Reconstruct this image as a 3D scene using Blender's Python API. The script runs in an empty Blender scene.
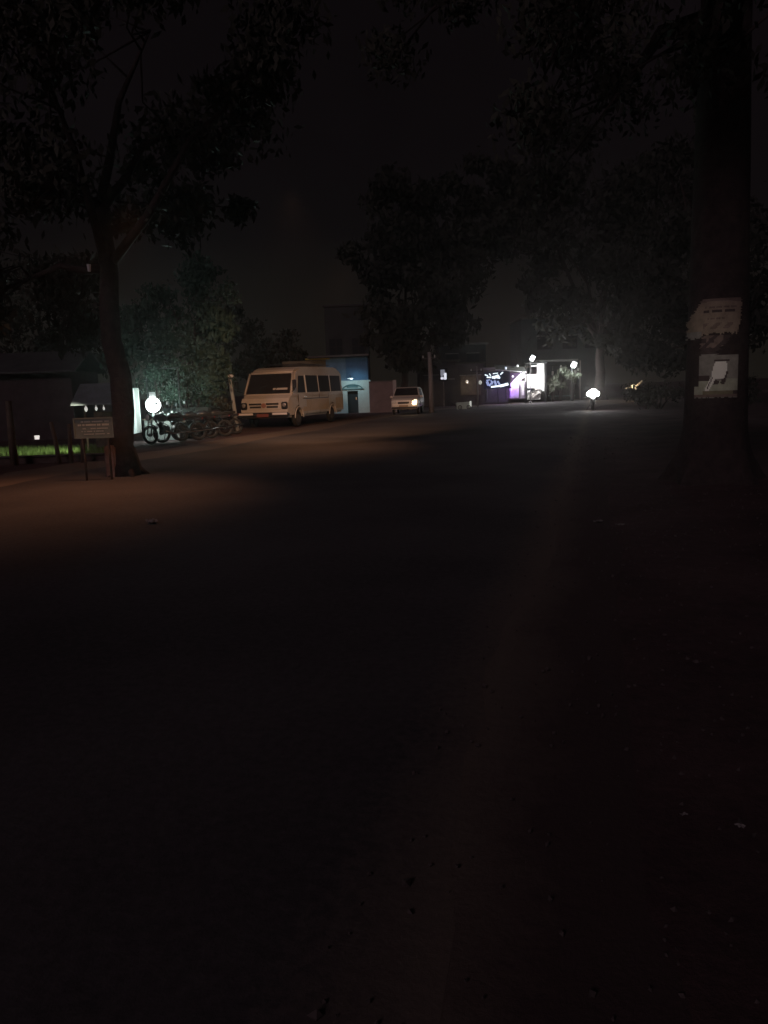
import bpy, bmesh, math, random
from mathutils import Vector, Matrix, Euler
from math import sin, cos, pi, radians as R
random.seed(7)
C = bpy.context.scene.collection
SC = bpy.context.scene

# ------------------------------------------------------------ camera
F = 800.0; CX, CY = 384.0, 512.0
YAW, PITCH, ROLL = R(15), math.atan((512-388)/800.0), R(2)
CAM = Vector((0, 0, 1.5))
_r = Vector((cos(YAW), sin(YAW), 0)); _fh = Vector((-sin(YAW), cos(YAW), 0)); _u = Vector((0, 0, 1))
_f = _fh*cos(PITCH) - _u*sin(PITCH); _u2 = _u*cos(PITCH) + _fh*sin(PITCH)
RT = _r*cos(ROLL) - _u2*sin(ROLL); UP = _u2*cos(ROLL) + _r*sin(ROLL); FW = _f
cd = bpy.data.cameras.new('camera'); cam = bpy.data.objects.new('camera', cd); C.objects.link(cam)
m = Matrix((RT, UP, -FW)).transposed().to_4x4(); m.translation = CAM; cam.matrix_world = m
cd.sensor_fit = 'VERTICAL'; cd.sensor_height = 24.0; cd.lens = F*24.0/1024.0
cd.clip_end = 2000; cd.clip_start = 0.05
SC.camera = cam
def at(px, py, d):
    """point seen at a pixel at horizontal view distance d (metres along the view's heading)"""
    v = FW + RT*((px-CX)/F) + UP*((CY-py)/F)
    return CAM + v*(d/v.dot(_fh))
def gnd(px, d):
    """point of the ground below/at pixel column px, d metres ahead"""
    p = at(px, 388 - (px-384)*0.035, d); return Vector((p.x, p.y, 0))

# ------------------------------------------------------------ world, ambient fill sun, exposure
w = bpy.data.worlds.new("World"); SC.world = w; w.use_nodes = True
nt = w.node_tree; nt.nodes.clear()
out = nt.nodes.new('ShaderNodeOutputWorld'); bg = nt.nodes.new('ShaderNodeBackground')
tc = nt.nodes.new('ShaderNodeTexCoord'); sx = nt.nodes.new('ShaderNodeSeparateXYZ')
nt.links.new(tc.outputs['Generated'], sx.inputs[0])
rp = nt.nodes.new('ShaderNodeValToRGB'); nt.links.new(sx.outputs['Z'], rp.inputs[0])
e = rp.color_ramp.elements
e[0].position = 0.0; e[0].color = (.0115, .0095, .0072, 1)
e[1].position = 0.27; e[1].color = (.0035, .0025, .0030, 1)
k = e.new(0.10); k.color = (.0074, .0061, .0052, 1)
k = e.new(0.18); k.color = (.0036, .0028, .0031, 1)
nz = nt.nodes.new('ShaderNodeTexNoise'); nz.inputs['Scale'].default_value = 3.5; nz.inputs['Detail'].default_value = 5
nt.links.new(tc.outputs['Generated'], nz.inputs['Vector'])
mr = nt.nodes.new('ShaderNodeMapRange'); mr.inputs['From Min'].default_value = .3; mr.inputs['From Max'].default_value = .7
mr.inputs['To Min'].default_value = .72; mr.inputs['To Max'].default_value = 1.18
nt.links.new(nz.outputs['Fac'], mr.inputs['Value'])
vm = nt.nodes.new('ShaderNodeVectorMath'); vm.operation = 'SCALE'
nt.links.new(rp.outputs[0], vm.inputs[0]); nt.links.new(mr.outputs[0], vm.inputs['Scale'])
nt.links.new(vm.outputs[0], bg.inputs['Color']); bg.inputs['Strength'].default_value = 1.0
nt.links.new(bg.outputs[0], out.inputs[0])

def lamp(kind, name, loc, energy, col, parent=None, **kw):
    l = bpy.data.lights.new(name, kind); l.energy = energy; l.color = col
    for k_, v_ in kw.items(): setattr(l, k_, v_)
    o = bpy.data.objects.new(name, l); C.objects.link(o); o.location = loc
    return o
def aim(o, target):
    o.rotation_euler = (Vector(target)-Vector(o.location)).to_track_quat('-Z', 'Y').to_euler()
fill_sun = lamp('SUN', 'ambient_fill_sun', (0, 0, 30), 0.245, (1, .73, .85), angle=R(14))  # sun lamp added to lift the dark floor; no moon in view
fill_sun.rotation_euler = Euler((R(62), 0, R(-12)))
# warm sodium light, its lamps unseen: one under the left trees throws the strip of light on the road, one farther on lights the parked vehicles
sod = lamp('SPOT', 'unseen_sodium_light', (-7.4, 12.4, 4.6), 480, (1, .42, .20), spot_size=R(98), spot_blend=1.0, shadow_soft_size=.25)
aim(sod, (-8.6, 10.4, 0))
sod2 = lamp('SPOT', 'unseen_sodium_light', (-6.2, 16.5, 5.6), 4700, (1, .52, .29), spot_size=R(56), spot_blend=1.0, shadow_soft_size=.2)
aim(sod2, (-10.6, 29.5, 0))
sod3 = lamp('SPOT', 'unseen_sodium_light', (-6.6, 21.8, 5.0), 470, (1, .46, .22), spot_size=R(88), spot_blend=1.0, shadow_soft_size=.25)  # third spot added to fill the gap in the light strip
aim(sod3, (-8.0, 19.6, 0))
# added spot from behind the camera, brightening only the posters
poster_fill = lamp('SPOT', 'poster_fill_spot', (1.6, -5, 1.5), 700, (1, .93, .80), spot_size=R(6.5), spot_blend=1.0, shadow_soft_size=.1)
aim(poster_fill, (1.25, 11.6, 1.75))
SC.view_settings.view_transform = 'Standard'; SC.view_settings.look = 'None'
SC.view_settings.exposure = 0; SC.view_settings.gamma = 1
SC.cycles.use_denoising = True
SC.cycles.max_bounces = 5; SC.cycles.volume_bounces = 0; SC.cycles.transparent_max_bounces = 12
SC.cycles.sample_clamp_indirect = 2.0

# ------------------------------------------------------------ materials
MATS = {}
def mat(name, col, rough=.8, metal=0, noise=0, scale=6, bump=0, emit=None, estr=0, alpha=None, spec=None, col2=None):
    if name in MATS: return MATS[name]
    m = bpy.data.materials.new(name); m.use_nodes = True; MATS[name] = m
    n = m.node_tree; b = n.nodes['Principled BSDF']
    b.inputs['Base Color'].default_value = (*col, 1); b.inputs['Roughness'].default_value = rough
    b.inputs['Metallic'].default_value = metal
    if spec is not None: b.inputs['Specular IOR Level'].default_value = spec
    if emit: b.inputs['Emission Color'].default_value = (*emit, 1); b.inputs['Emission Strength'].default_value = estr
    if noise or bump or col2:
        t = n.nodes.new('ShaderNodeTexCoord')
        g = n.nodes.new('ShaderNodeTexNoise'); g.inputs['Scale'].default_value = scale; g.inputs['Detail'].default_value = 8; g.inputs['Roughness'].default_value = .65
        n.links.new(t.outputs['Object'], g.inputs['Vector'])
        r = n.nodes.new('ShaderNodeValToRGB'); n.links.new(g.outputs['Fac'], r.inputs[0])
        c2 = col2 or tuple(min(1, c*(1+noise)) for c in col)
        c1 = tuple(c*(1-noise) for c in col) if noise else col
        r.color_ramp.elements[0].position = .33; r.color_ramp.elements[1].position = .68
        r.color_ramp.elements[0].color = (*c1, 1); r.color_ramp.elements[1].color = (*c2, 1)
        n.links.new(r.outputs[0], b.inputs['Base Color'])
        if bump:
            bp = n.nodes.new('ShaderNodeBump'); bp.inputs['Strength'].default_value = bump; bp.inputs['Distance'].default_value = .05
            n.links.new(g.outputs['Fac'], bp.inputs['Height']); n.links.new(bp.outputs[0], b.inputs['Normal'])
    return m
def glow(name, col, s):
    return mat(name, (.8, .8, .8), .5, emit=col, estr=s)

# ------------------------------------------------------------ mesh helpers
class MB:
    def __init__(s): s.v = []; s.f = []; s.mi = []
    def add(s, vs, fs, mi=0):
        o = len(s.v); s.v += [tuple(v) for v in vs]; s.f += [tuple(i+o for i in f) for f in fs]; s.mi += [mi]*len(fs)
    def box(s, c, d, rz=0, rx=0, ry=0, mi=0, bev=0):
        x, y, z = d[0]/2, d[1]/2, d[2]/2
        M = Euler((rx, ry, rz)).to_matrix(); c = Vector(c)
        if bev:
            bm = bmesh.new(); bmesh.ops.create_cube(bm, size=1)
            for v in bm.verts: v.co = Vector((v.co.x*d[0], v.co.y*d[1], v.co.z*d[2]))
            bmesh.ops.bevel(bm, geom=bm.edges[:], offset=bev, segments=2, affect='EDGES')
            bm.verts.index_update()
            s.add([c+M@v.co for v in bm.verts], [[v.index for v in f.verts] for f in bm.faces], mi); bm.free(); return s
        p = [c+M@Vector((a*x, b*y, q*z)) for q in (-1, 1) for a, b in ((-1,-1),(1,-1),(1,1),(-1,1))]
        s.add(p, [(3,2,1,0),(4,5,6,7),(0,1,5,4),(1,2,6,5),(2,3,7,6),(3,0,4,7)], mi); return s
    def tube(s, pts, rad, n=8, mi=0, cap=True):
        pts = [Vector(p) for p in pts]
        if not isinstance(rad, (list, tuple)): rad = [rad]*len(pts)
        rings = []; prev = None
        for i, p in enumerate(pts):
            t = (pts[min(i+1, len(pts)-1)]-pts[max(i-1, 0)])
            t = t.normalized() if t.length > 1e-9 else Vector((0, 0, 1))
            if prev is None: a = t.orthogonal().normalized()
            else:
                a = prev - t*prev.dot(t); a = a.normalized() if a.length > 1e-6 else t.orthogonal().normalized()
            prev = a; b = t.cross(a)
            rings.append([p+(a*cos(2*pi*k/n)+b*sin(2*pi*k/n))*rad[i] for k in range(n)])
        vs = [v for r in rings for v in r]; fs = []
        for i in range(len(pts)-1):
            for k in range(n):
                fs.append((i*n+k, i*n+(k+1) % n, (i+1)*n+(k+1) % n, (i+1)*n+k))
        if cap: fs += [tuple(range(n))[::-1], tuple((len(pts)-1)*n+k for k in range(n))]
        s.add(vs, fs, mi); return s
    def sphere(s, c, r, n=12, mi=0, sc=(1, 1, 1)):
        c = Vector(c); vs = []; fs = []; h = n//2
        for i in range(h+1):
            th = pi*i/h
            for k in range(n):
                ph = 2*pi*k/n; vs.append(c+Vector((sin(th)*cos(ph)*r*sc[0], sin(th)*sin(ph)*r*sc[1], cos(th)*r*sc[2])))
        for i in range(h):
            for k in range(n): fs.append((i*n+k, (i+1)*n+k, (i+1)*n+(k+1) % n, i*n+(k+1) % n))
        s.add(vs, fs, mi); return s
    def torus(s, c, R_, r, axis='x', n=20, k=8, mi=0):
        c = Vector(c); pts = []
        vs = []; fs = []
        for i in range(n):
            a = 2*pi*i/n
            for j in range(k):
                b = 2*pi*j/k; q = R_+r*cos(b)
                p = (r*sin(b), q*cos(a), q*sin(a)) if axis == 'x' else (q*cos(a), r*sin(b), q*sin(a))
                vs.append(c+Vector(p))
        for i in range(n):
            for j in range(k): fs.append((i*k+j, ((i+1) % n)*k+j, ((i+1) % n)*k+(j+1) % k, i*k+(j+1) % k))
        s.add(vs, fs, mi); return s
    def disc(s, c, r, w_, axis='x', n=20, mi=0):
        a = Vector((w_/2, 0, 0)) if axis == 'x' else (Vector((0, w_/2, 0)) if axis == 'y' else Vector((0, 0, w_/2)))
        s.tube([Vector(c)-a, Vector(c)+a], r, n, mi); return s
    def prism(s, poly, x0, x1, mi=0):      # poly in (y,z), extruded along x
        n = len(poly)
        s.add([(x0, y, z) for y, z in poly]+[(x1, y, z) for y, z in poly],
              [tuple(range(n)), tuple(range(2*n-1, n-1, -1))]+[(i, i+n, (i+1) % n+n, (i+1) % n) for i in range(n)], mi); return s
    def mesh(s, name, ms, smooth=False):
        me = bpy.data.meshes.new(name); me.from_pydata(s.v, [], s.f)
        for x in (ms if isinstance(ms, (list, tuple)) else [ms]): me.materials.append(x)
        me.polygons.foreach_set('material_index', s.mi)
        if smooth: me.polygons.foreach_set('use_smooth', [True]*len(me.polygons))
        me.update(); return me
    def build(s, name, ms, parent=None, smooth=False, loc=None, rz=0):
        o = bpy.data.objects.new(name, s.mesh(name, ms, smooth)); C.objects.link(o)
        if parent: o.parent = parent
        if loc is not None: o.location = loc
        o.rotation_euler.z = rz
        return o
def tag(o, label, cat, group=None, kind=None):
    if label: o['label'] = label
    if cat: o['category'] = cat
    if group: o['group'] = group
    if kind: o['kind'] = kind
    return o
def thing(name, label, cat, loc=(0, 0, 0), rz=0, group=None):
    o = bpy.data.objects.new(name, None); C.objects.link(o); o.location = loc; o.rotation_euler = (0, 0, rz)
    o.empty_display_size = .2
    return tag(o, label, cat, group)
def dup(root, loc, rot, label):
    def cp(o, par):
        c = o.copy(); C.objects.link(c)
        if par: c.parent = par
        for ch in kids.get(o, []): cp(ch, c)
        return c
    kids = {}
    for o in list(C.objects):
        if o.parent: kids.setdefault(o.parent, []).append(o)
    c = cp(root, None); c.location = loc; c.rotation_euler = rot; c['label'] = label
    return c
def facing(p, extra=0):               # yaw so that local -Y looks along the street towards the photographer
    return YAW+extra

# ------------------------------------------------------------ common materials
asphalt = mat('asphalt', (.070, .066, .066), .9, noise=.28, scale=.55, bump=0)
def ground_mat(name, cA, cB, s1, s2, bump, rough=.92, edge=None):
    m = bpy.data.materials.new(name); m.use_nodes = True; n = m.node_tree; b = n.nodes['Principled BSDF']
    t = n.nodes.new('ShaderNodeTexCoord')
    a = n.nodes.new('ShaderNodeTexNoise'); a.inputs['Scale'].default_value = s1; a.inputs['Detail'].default_value = 6
    c = n.nodes.new('ShaderNodeTexNoise'); c.inputs['Scale'].default_value = s2; c.inputs['Detail'].default_value = 8; c.inputs['Roughness'].default_value = .75
    for q in (a, c): n.links.new(t.outputs['Object'], q.inputs['Vector'])
    mx = n.nodes.new('ShaderNodeMath'); mx.operation = 'MULTIPLY_ADD'; mx.inputs[1].default_value = .45
    n.links.new(c.outputs['Fac'], mx.inputs[0])
    m2 = n.nodes.new('ShaderNodeMath'); m2.operation = 'MULTIPLY'; m2.inputs[1].default_value = .55
    n.links.new(a.outputs['Fac'], m2.inputs[0]); n.links.new(m2.outputs[0], mx.inputs[2])
    r = n.nodes.new('ShaderNodeValToRGB'); r.color_ramp.elements[0].position = .38; r.color_ramp.elements[1].position = .62
    r.color_ramp.elements[0].color = (*cA, 1); r.color_ramp.elements[1].color = (*cB, 1)
    n.links.new(mx.outputs[0], r.inputs[0]); n.links.new(r.outputs[0], b.inputs['Base Color'])
    if edge:                       # wind-blown dust lying over the border: by distance across the street, broken up by noise
        x0, x1, col = edge
        sp_ = n.nodes.new('ShaderNodeSeparateXYZ'); n.links.new(t.outputs['Object'], sp_.inputs[0])
        ad = n.nodes.new('ShaderNodeMath'); ad.operation = 'MULTIPLY_ADD'; ad.inputs[1].default_value = 1.1
        n.links.new(mx.outputs[0], ad.inputs[0]); n.links.new(sp_.outputs['X'], ad.inputs[2])
        mr_ = n.nodes.new('ShaderNodeMapRange'); mr_.inputs['From Min'].default_value = x0+.55; mr_.inputs['From Max'].default_value = x1+.55
        n.links.new(ad.outputs[0], mr_.inputs['Value'])
        mc = n.nodes.new('ShaderNodeMix'); mc.data_type = 'RGBA'; mc.inputs['B'].default_value = (*col, 1)
        n.links.new(mr_.outputs[0], mc.inputs['Factor'])
        n.links.new(r.outputs[0], mc.inputs[6]); mc.inputs[7].default_value = (*col, 1); n.links.new(mc.outputs[2], b.inputs['Base Color'])
    b.inputs['Roughness'].default_value = rough; b.inputs['Specular IOR Level'].default_value = .25
    bp = n.nodes.new('ShaderNodeBump'); bp.inputs['Strength'].default_value = bump; bp.inputs['Distance'].default_value = .02
    n.links.new(c.outputs['Fac'], bp.inputs['Height']); n.links.new(bp.outputs[0], b.inputs['Normal'])
    return m
M_road = ground_mat('worn_asphalt', (.050, .045, .047), (.108, .098, .098), .35, 22, .35, edge=(-.85, -.42, (.150, .119, .098)))
M_dirt = ground_mat('red_dirt', (.050, .030, .031), (.112, .070, .068), .9, 9, .8)
M_dust = ground_mat('roadside_dust', (.135, .106, .088), (.165, .132, .108), 1.4, 14, .5, edge=(-.48, -.12, (.076, .052, .050)))
M_bark = mat('bark', (.042, .029, .026), .95, noise=.4, scale=7, bump=.9)
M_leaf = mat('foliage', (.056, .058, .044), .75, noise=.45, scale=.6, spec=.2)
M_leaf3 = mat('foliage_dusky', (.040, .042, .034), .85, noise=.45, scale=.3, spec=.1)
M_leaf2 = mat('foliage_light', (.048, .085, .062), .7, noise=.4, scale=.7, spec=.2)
M_black = mat('black_rubber', (.02, .02, .02), .8)
M_dark = mat('dark_metal', (.03, .03, .032), .5, .5)
M_chrome = mat('chrome', (.75, .73, .7), .22, 1)
M_glass = mat('window_glass', (.022, .02, .022), .6, 0, spec=.08)
M_cream = mat('cream_paint', (.52, .48, .42), .5, noise=.10, scale=1.6)
M_tan = mat('ochre_paint', (.52, .37, .20), .5, noise=.10, scale=2)
M_white = mat('white_paint', (.75, .74, .72), .5, noise=.08, scale=2)
M_conc = mat('concrete', (.33, .31, .29), .9, noise=.25, scale=3, bump=.3)
M_wood = mat('weathered_wood', (.12, .085, .06), .85, noise=.35, scale=5, bump=.4)
M_lamp = mat('clear_lens', (.8, .8, .78), .15, .3)

# ------------------------------------------------------------ ground, road
def off(y): return 0 if y < 42 else (y-42)**2/75.0
g = MB(); N = 60
for i in range(N+1):
    for j in range(N+1):
        g.v.append((-220+440*i/N, -60+440*j/N, 0))
for i in range(N):
    for j in range(N):
        g.f.append((i*(N+1)+j, (i+1)*(N+1)+j, (i+1)*(N+1)+j+1, i*(N+1)+j+1)); g.mi.append(0)
tag(g.build('ground', M_dirt), None, None, kind='structure')
def strip(name, xl, xr, z, m_, jag=0, y0=-40, y1=95):
    b = MB(); n = 0; y = y0; rnd = random.Random(3); ys = []
    while y <= y1: ys.append(y); y += .35 if y < 30 else 1.5
    for y in ys:
        j = rnd.uniform(-jag, jag); j2 = rnd.uniform(-jag, jag)
        a_ = xl+off(y)+j+.12*sin(y*.7); c_ = xr+off(y)+j2+.1*sin(y*1.1)
        b.v += [(a_, y, z-.0035), (a_+.3, y, z), (c_-.3, y, z), (c_, y, z-.0035)]
    for i in range(len(ys)-1):
        for k_ in range(3): b.f.append((4*i+k_, 4*i+k_+1, 4*i+k_+5, 4*i+k_+4)); b.mi.append(0)
    return tag(b.build(name, m_), None, None, kind='structure')
strip('road_shoulder', -11.9, .35, .005, M_dust, .10)
strip('road', -10.3, -.45, .0095, M_road, .05)

# uneven ground to the right of the road
def noise2(x, y): return sin(x*1.7+1)*sin(y*1.3)*.5+sin(x*4.1+y*2.3)*.2+sin(x*3.1-y*4.1+2)*.15
def vz(x, y): return .003+max(0, min(1, (x-.38)/1.4))*(.04+.03*noise2(x, y))
b = MB(); nx, ny = 110, 420
for i in range(nx+1):
    for j in range(ny+1):
        x = .15+i*.1; y = -1+j*.1
        b.v.append((x, y, vz(x, y)*max(0, min(1, (41-y)/8))+.001))
for i in range(nx):
    for j in range(ny): b.f.append((i*(ny+1)+j, (i+1)*(ny+1)+j, (i+1)*(ny+1)+j+1, i*(ny+1)+j+1)); b.mi.append(0)
tag(b.build('verge_terrain', M_dirt, smooth=True), None, None, kind='structure')

# gravel scattered over verge and road edge
b = MB(); rs = random.Random(11)
for i in range(2600):
    y = rs.uniform(1.2, 22); x = rs.choice([rs.uniform(-.6, 6), rs.uniform(-.7, .7), rs.uniform(.2, 4)])
    r = rs.uniform(.004, .013)*(1.8 if rs.random() < .06 else 1)
    z = .016 if x < .15 else vz(x, y)+.004
    M_ = Euler((rs.random()*6, rs.random()*6, rs.random()*6)).to_matrix()
    vs = [M_@Vector(q)*r*rs.uniform(.7, 1.2)+Vector((x, y, z)) for q in ((1,0,0),(-1,0,0),(0,1,0),(0,-1,0),(0,0,.7),(0,0,-.7))]
    b.add(vs, [(0,2,4),(2,1,4),(1,3,4),(3,0,4),(2,0,5),(1,2,5),(3,1,5),(0,3,5)])
tag(b.build('gravel', mat('pebbles', (.085, .068, .064), .9, noise=.3, scale=3)), 'small pebbles strewn over the dirt verge right of the road', 'gravel', kind='stuff')

# litter, with pale flecks in place of tiny glints
M_paper = mat('paper', (.24, .22, .21), .9)
scr = [(712, 443, 17, .16, 'crumpled pale plastic bag on the dirt below the poster tree'),
       (598, 519, 8.5, .05, 'pale fleck for a glinting stone lying at the right road edge, farther left of a close pair'),
       (620, 521, 8.4, .045, 'pale fleck for a glinting stone lying right beside the road edge, right of a close pair'),
       (152, 520, 9.6, .09, 'pale fleck for a glint alone on the lit left part of the road'),
       (684, 803, 0, .012, 'bright scrap on the near right dirt, left of two level with each other'),
       (740, 815, 0, .016, 'long pale scrap on the near dirt closest to the right picture edge'),
       ]
for i, (px, py, d, s_, lb) in enumerate(scr):
    v = FW+RT*((px-CX)/F)+UP*((CY-py)/F); p = CAM-v*((1.5-.05)/v.z)
    rs = random.Random(i*5+1); b = MB(); n = 5
    vs = []
    for a in range(n+1):
        for c in range(n+1):
            vs.append(Vector(((a/n-.5)*s_*2, (c/n-.5)*s_*1.3, rs.uniform(0, s_*.45))))
    b.add(vs, [(a*(n+1)+c, (a+1)*(n+1)+c, (a+1)*(n+1)+c+1, a*(n+1)+c+1) for a in range(n) for c in range(n)])
    x, y = p.x, p.y
    z = .02 if x < .15 else vz(x, y)+.004
    o = b.build('litter_scrap', M_paper, loc=(x, y, z), rz=rs.random()*3)
    tag(o, lb, 'litter', 'litter scraps on the ground')

# ------------------------------------------------------------ trees
def crown_mesh(clumps, n_leaf, size, rnd):
    b = MB()
    for (c, r, fl) in clumps:
        c = Vector(c)
        for k_ in range(int(n_leaf)):
            u = Vector((rnd.gauss(0, 1), rnd.gauss(0, 1), rnd.gauss(0, 1)))
            if u.length < 1e-3: continue
            u = u.normalized()*r*(rnd.random()**.55); u.z *= fl
            if rnd.random() < .12: u *= 1.35
            p = c+u; s_ = size*rnd.uniform(.55, 1.35)
            M_ = Euler((rnd.random()*6.3, rnd.random()*6.3, rnd.random()*6.3)).to_matrix()
            a, q = M_@Vector((s_, 0, 0)), M_@Vector((0, s_*.45, 0))
            b.add([p-a, p-q*.9+a*.1, p+a, p+q], [(0, 1, 2, 3)])
    return b
def tree(label, base, h_trunk, r0, blobs, size=.12, per=140, lean=(0, 0), seed=1, mleaf=None, cat='tree', name='roadside_tree', group=None, sub=5):
    """blobs: (centre, radius) of the main foliage masses in world space; limbs reach into each"""
    rnd = random.Random(seed); base = Vector(base)
    t = thing(name, label, cat, base, group=group)
    top = Vector((lean[0], lean[1], h_trunk)); tr = MB()
    pts = []; rad = []
    for i in range(9):
        f_ = i/8; pts.append(Vector((lean[0]*f_+.05*sin(i*1.9+seed), lean[1]*f_+.05*cos(i*1.3+seed), h_trunk*f_-.05)))
        rad.append(r0*(1.25 if i == 0 else 1-.38*f_))
    tr.tube(pts, rad, 14)
    for k_ in range(5):                                   # root flare
        a = k_*1.26+seed; tr.tube([Vector((cos(a)*r0*1.9, sin(a)*r0*1.9, -.06)), Vector((cos(a)*r0*.9, sin(a)*r0*.9, .12)), Vector((cos(a)*r0*.4, sin(a)*r0*.4, .5))], [r0*.16, r0*.34, r0*.4], 7)
    clumps = []
    lim = MB()
    for (c, r) in blobs:
        c = Vector(c)-base
        st = top*(rnd.uniform(.72, .98)); d = c-st
        mid = st+d*.45+Vector((rnd.uniform(-.1, .1), rnd.uniform(-.1, .1), .12))*d.length
        rl = r0*.42
        lim.tube([st, st.lerp(mid, .5)+Vector((0, 0, -.03*d.length)), mid, c], [rl, rl*.8, rl*.55, rl*.2], 7)
        for s_ in range(sub):
            u = Vector((rnd.gauss(0, 1), rnd.gauss(0, 1), rnd.gauss(0, .7))).normalized()*r*rnd.uniform(.45, 1)
            e_ = c+u; lim.tube([mid.lerp(c, rnd.uniform(.3, 1)), (mid+e_)/2+Vector((0, 0, .1*r)), e_], [rl*.25, rl*.16, .012], 5)
            clumps.append((e_, r*rnd.uniform(.32, .6), rnd.uniform(.5, .9)))
    tr.build('trunk', M_bark, t, smooth=True)
    lim.build('limbs', M_bark, t, smooth=True)
    crown_mesh(clumps, per, size, rnd).build('crown', mleaf or M_leaf, t)
    return t

# big tree left of the road whose trunk passes in front of the lit stall
tb = gnd(121, 15.4)
bl = [(at(px, py, d), r) for px, py, d, r in ((40, 60, 14, 1.7), (150, 30, 15, 1.9), (-30, 190, 14, 1.6), (80, 190, 16, 1.6), (210, 120, 16.5, 1.5), (190, 220, 18, 1.2), (-20, 300, 15, 1.1), (70, 300, 18, 1.2), (280, 60, 15, 1.4))]
tree('thick dark tree trunk between the sign board and the bright lamp', tb, 5.2, .235, bl, .10, 240, (-.15, .1), 3, sub=7)
# tree and shrubs behind the lamp
def shrub(label, base, h, r, seed, name='shrub', m_=None, per=170, cat='shrub', size=.07, group=None):
    rnd = random.Random(seed); t = thing(name, label, cat, base, group=group)
    st = MB(); cl = []
    for k_ in range(7):
        a = k_*.9+seed; e_ = Vector((cos(a)*r*rnd.uniform(.3, .9), sin(a)*r*rnd.uniform(.3, .9), h*rnd.uniform(.45, 1)))
        st.tube([Vector((cos(a)*.05, sin(a)*.05, -.03)), e_*.5+Vector((0, 0, .1)), e_], [.035, .022, .008], 5); cl.append((e_, r*rnd.uniform(.35, .6), .8))
    st.build('stems', M_bark, t, smooth=True); crown_mesh(cl, per, size, rnd).build('foliage', m_ or M_leaf2, t)
    return t
bl = [(at(px, py, d), r) for px, py, d, r in ((150, 345, 31, 1.5), (200, 378, 31, 1.4), (190, 330, 32, 1.6), (212, 345, 33, 1.2), (170, 300, 33, 1.4), (225, 290, 34, 1.5), (120, 320, 33, 1.4))]
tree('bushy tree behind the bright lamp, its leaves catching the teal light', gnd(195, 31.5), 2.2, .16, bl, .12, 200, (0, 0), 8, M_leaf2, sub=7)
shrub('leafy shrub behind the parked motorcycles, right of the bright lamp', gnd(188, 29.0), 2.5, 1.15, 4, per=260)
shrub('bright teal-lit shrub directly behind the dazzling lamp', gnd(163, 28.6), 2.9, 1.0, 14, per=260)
shrub('dark shrub between the motorcycles and the pale leaning pole', gnd(210, 31), 1.5, .8, 6, m_=M_leaf)
# dark tree in the middle of the picture
bl = [(at(px, py, d), r) for px, py, d, r in ((400, 300, 54, 3.2), (385, 340, 54, 2.0), (430, 310, 54, 2.6), (415, 250, 55, 3.2), (450, 330, 55, 1.4), (380, 270, 55, 2.3), (405, 350, 54, 2.2), (445, 260, 56, 3.0), (400, 200, 56, 2.8), (470, 245, 55, 2.2))]
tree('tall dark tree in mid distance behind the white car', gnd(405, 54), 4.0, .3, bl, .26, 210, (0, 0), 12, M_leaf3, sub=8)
# tree over the stalls, branch reaching into the sky gap
bl = [(at(px, py, d), r) for px, py, d, r in ((560, 240, 58, 4.2), (620, 260, 60, 4.5), (540, 200, 58, 3.4), (590, 180, 60, 4.2), (650, 210, 60, 4.2), (600, 320, 60, 3.4), (545, 292, 58, 2.0), (500, 230, 58, 2.6), (480, 190, 58, 2.4), (640, 320, 60, 3.4))]
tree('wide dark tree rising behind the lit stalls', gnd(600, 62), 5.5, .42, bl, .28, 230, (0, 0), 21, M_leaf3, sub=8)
bl = [(at(px, py, d), r) for px, py, d, r in ((660, 330, 40, 2.0), (650, 280, 40, 2.2), (690, 240, 40, 2.6), (640, 360, 41, 1.0), (720, 300, 40, 2.6), (700, 350, 40, 2.0), (760, 330, 40, 2.6), (680, 180, 40, 2.6), (740, 200, 40, 2.8), (800, 260, 38, 2.8))]
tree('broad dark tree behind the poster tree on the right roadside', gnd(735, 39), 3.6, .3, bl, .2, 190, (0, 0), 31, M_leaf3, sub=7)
for i, (px, d, h, lb) in enumerate(((660, 40, 1.0, 'low dark bush on the right verge beyond the poster tree'), (640, 47, 1.1, 'low dark bush on the right verge below the orange light'), (735, 30, 1.3, 'low dark bush near the right picture edge, behind the trunk'))):
    shrub(lb, gnd(px, d), h, 1.0, 40+i, m_=M_leaf, per=160, size=.08)
# trees far left
bl = [(at(px, py, d), r) for px, py, d, r in ((20, 350, 36, 2.2), (70, 360, 37, 1.6), (-30, 330, 36, 2.5), (40, 300, 38, 2.3), (90, 320, 38, 1.5))]
tree('dark tree behind the hut at the far left', gnd(30, 37), 2.6, .2, bl, .16, 170, (0, 0), 51, sub=7)
bl = [(at(px, py, d), r) for px, py, d, r in ((283, 356, 58, 1.6), (262, 362, 58, 1.5), (298, 362, 58, 1.2), (245, 350, 58, 1.8), (222, 330, 57, 2.2))]
tree('low round tree crown over the roof behind the minibus', gnd(270, 58), 2.6, .2, bl, .2, 170, (0, 0), 55, sub=7)

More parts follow.
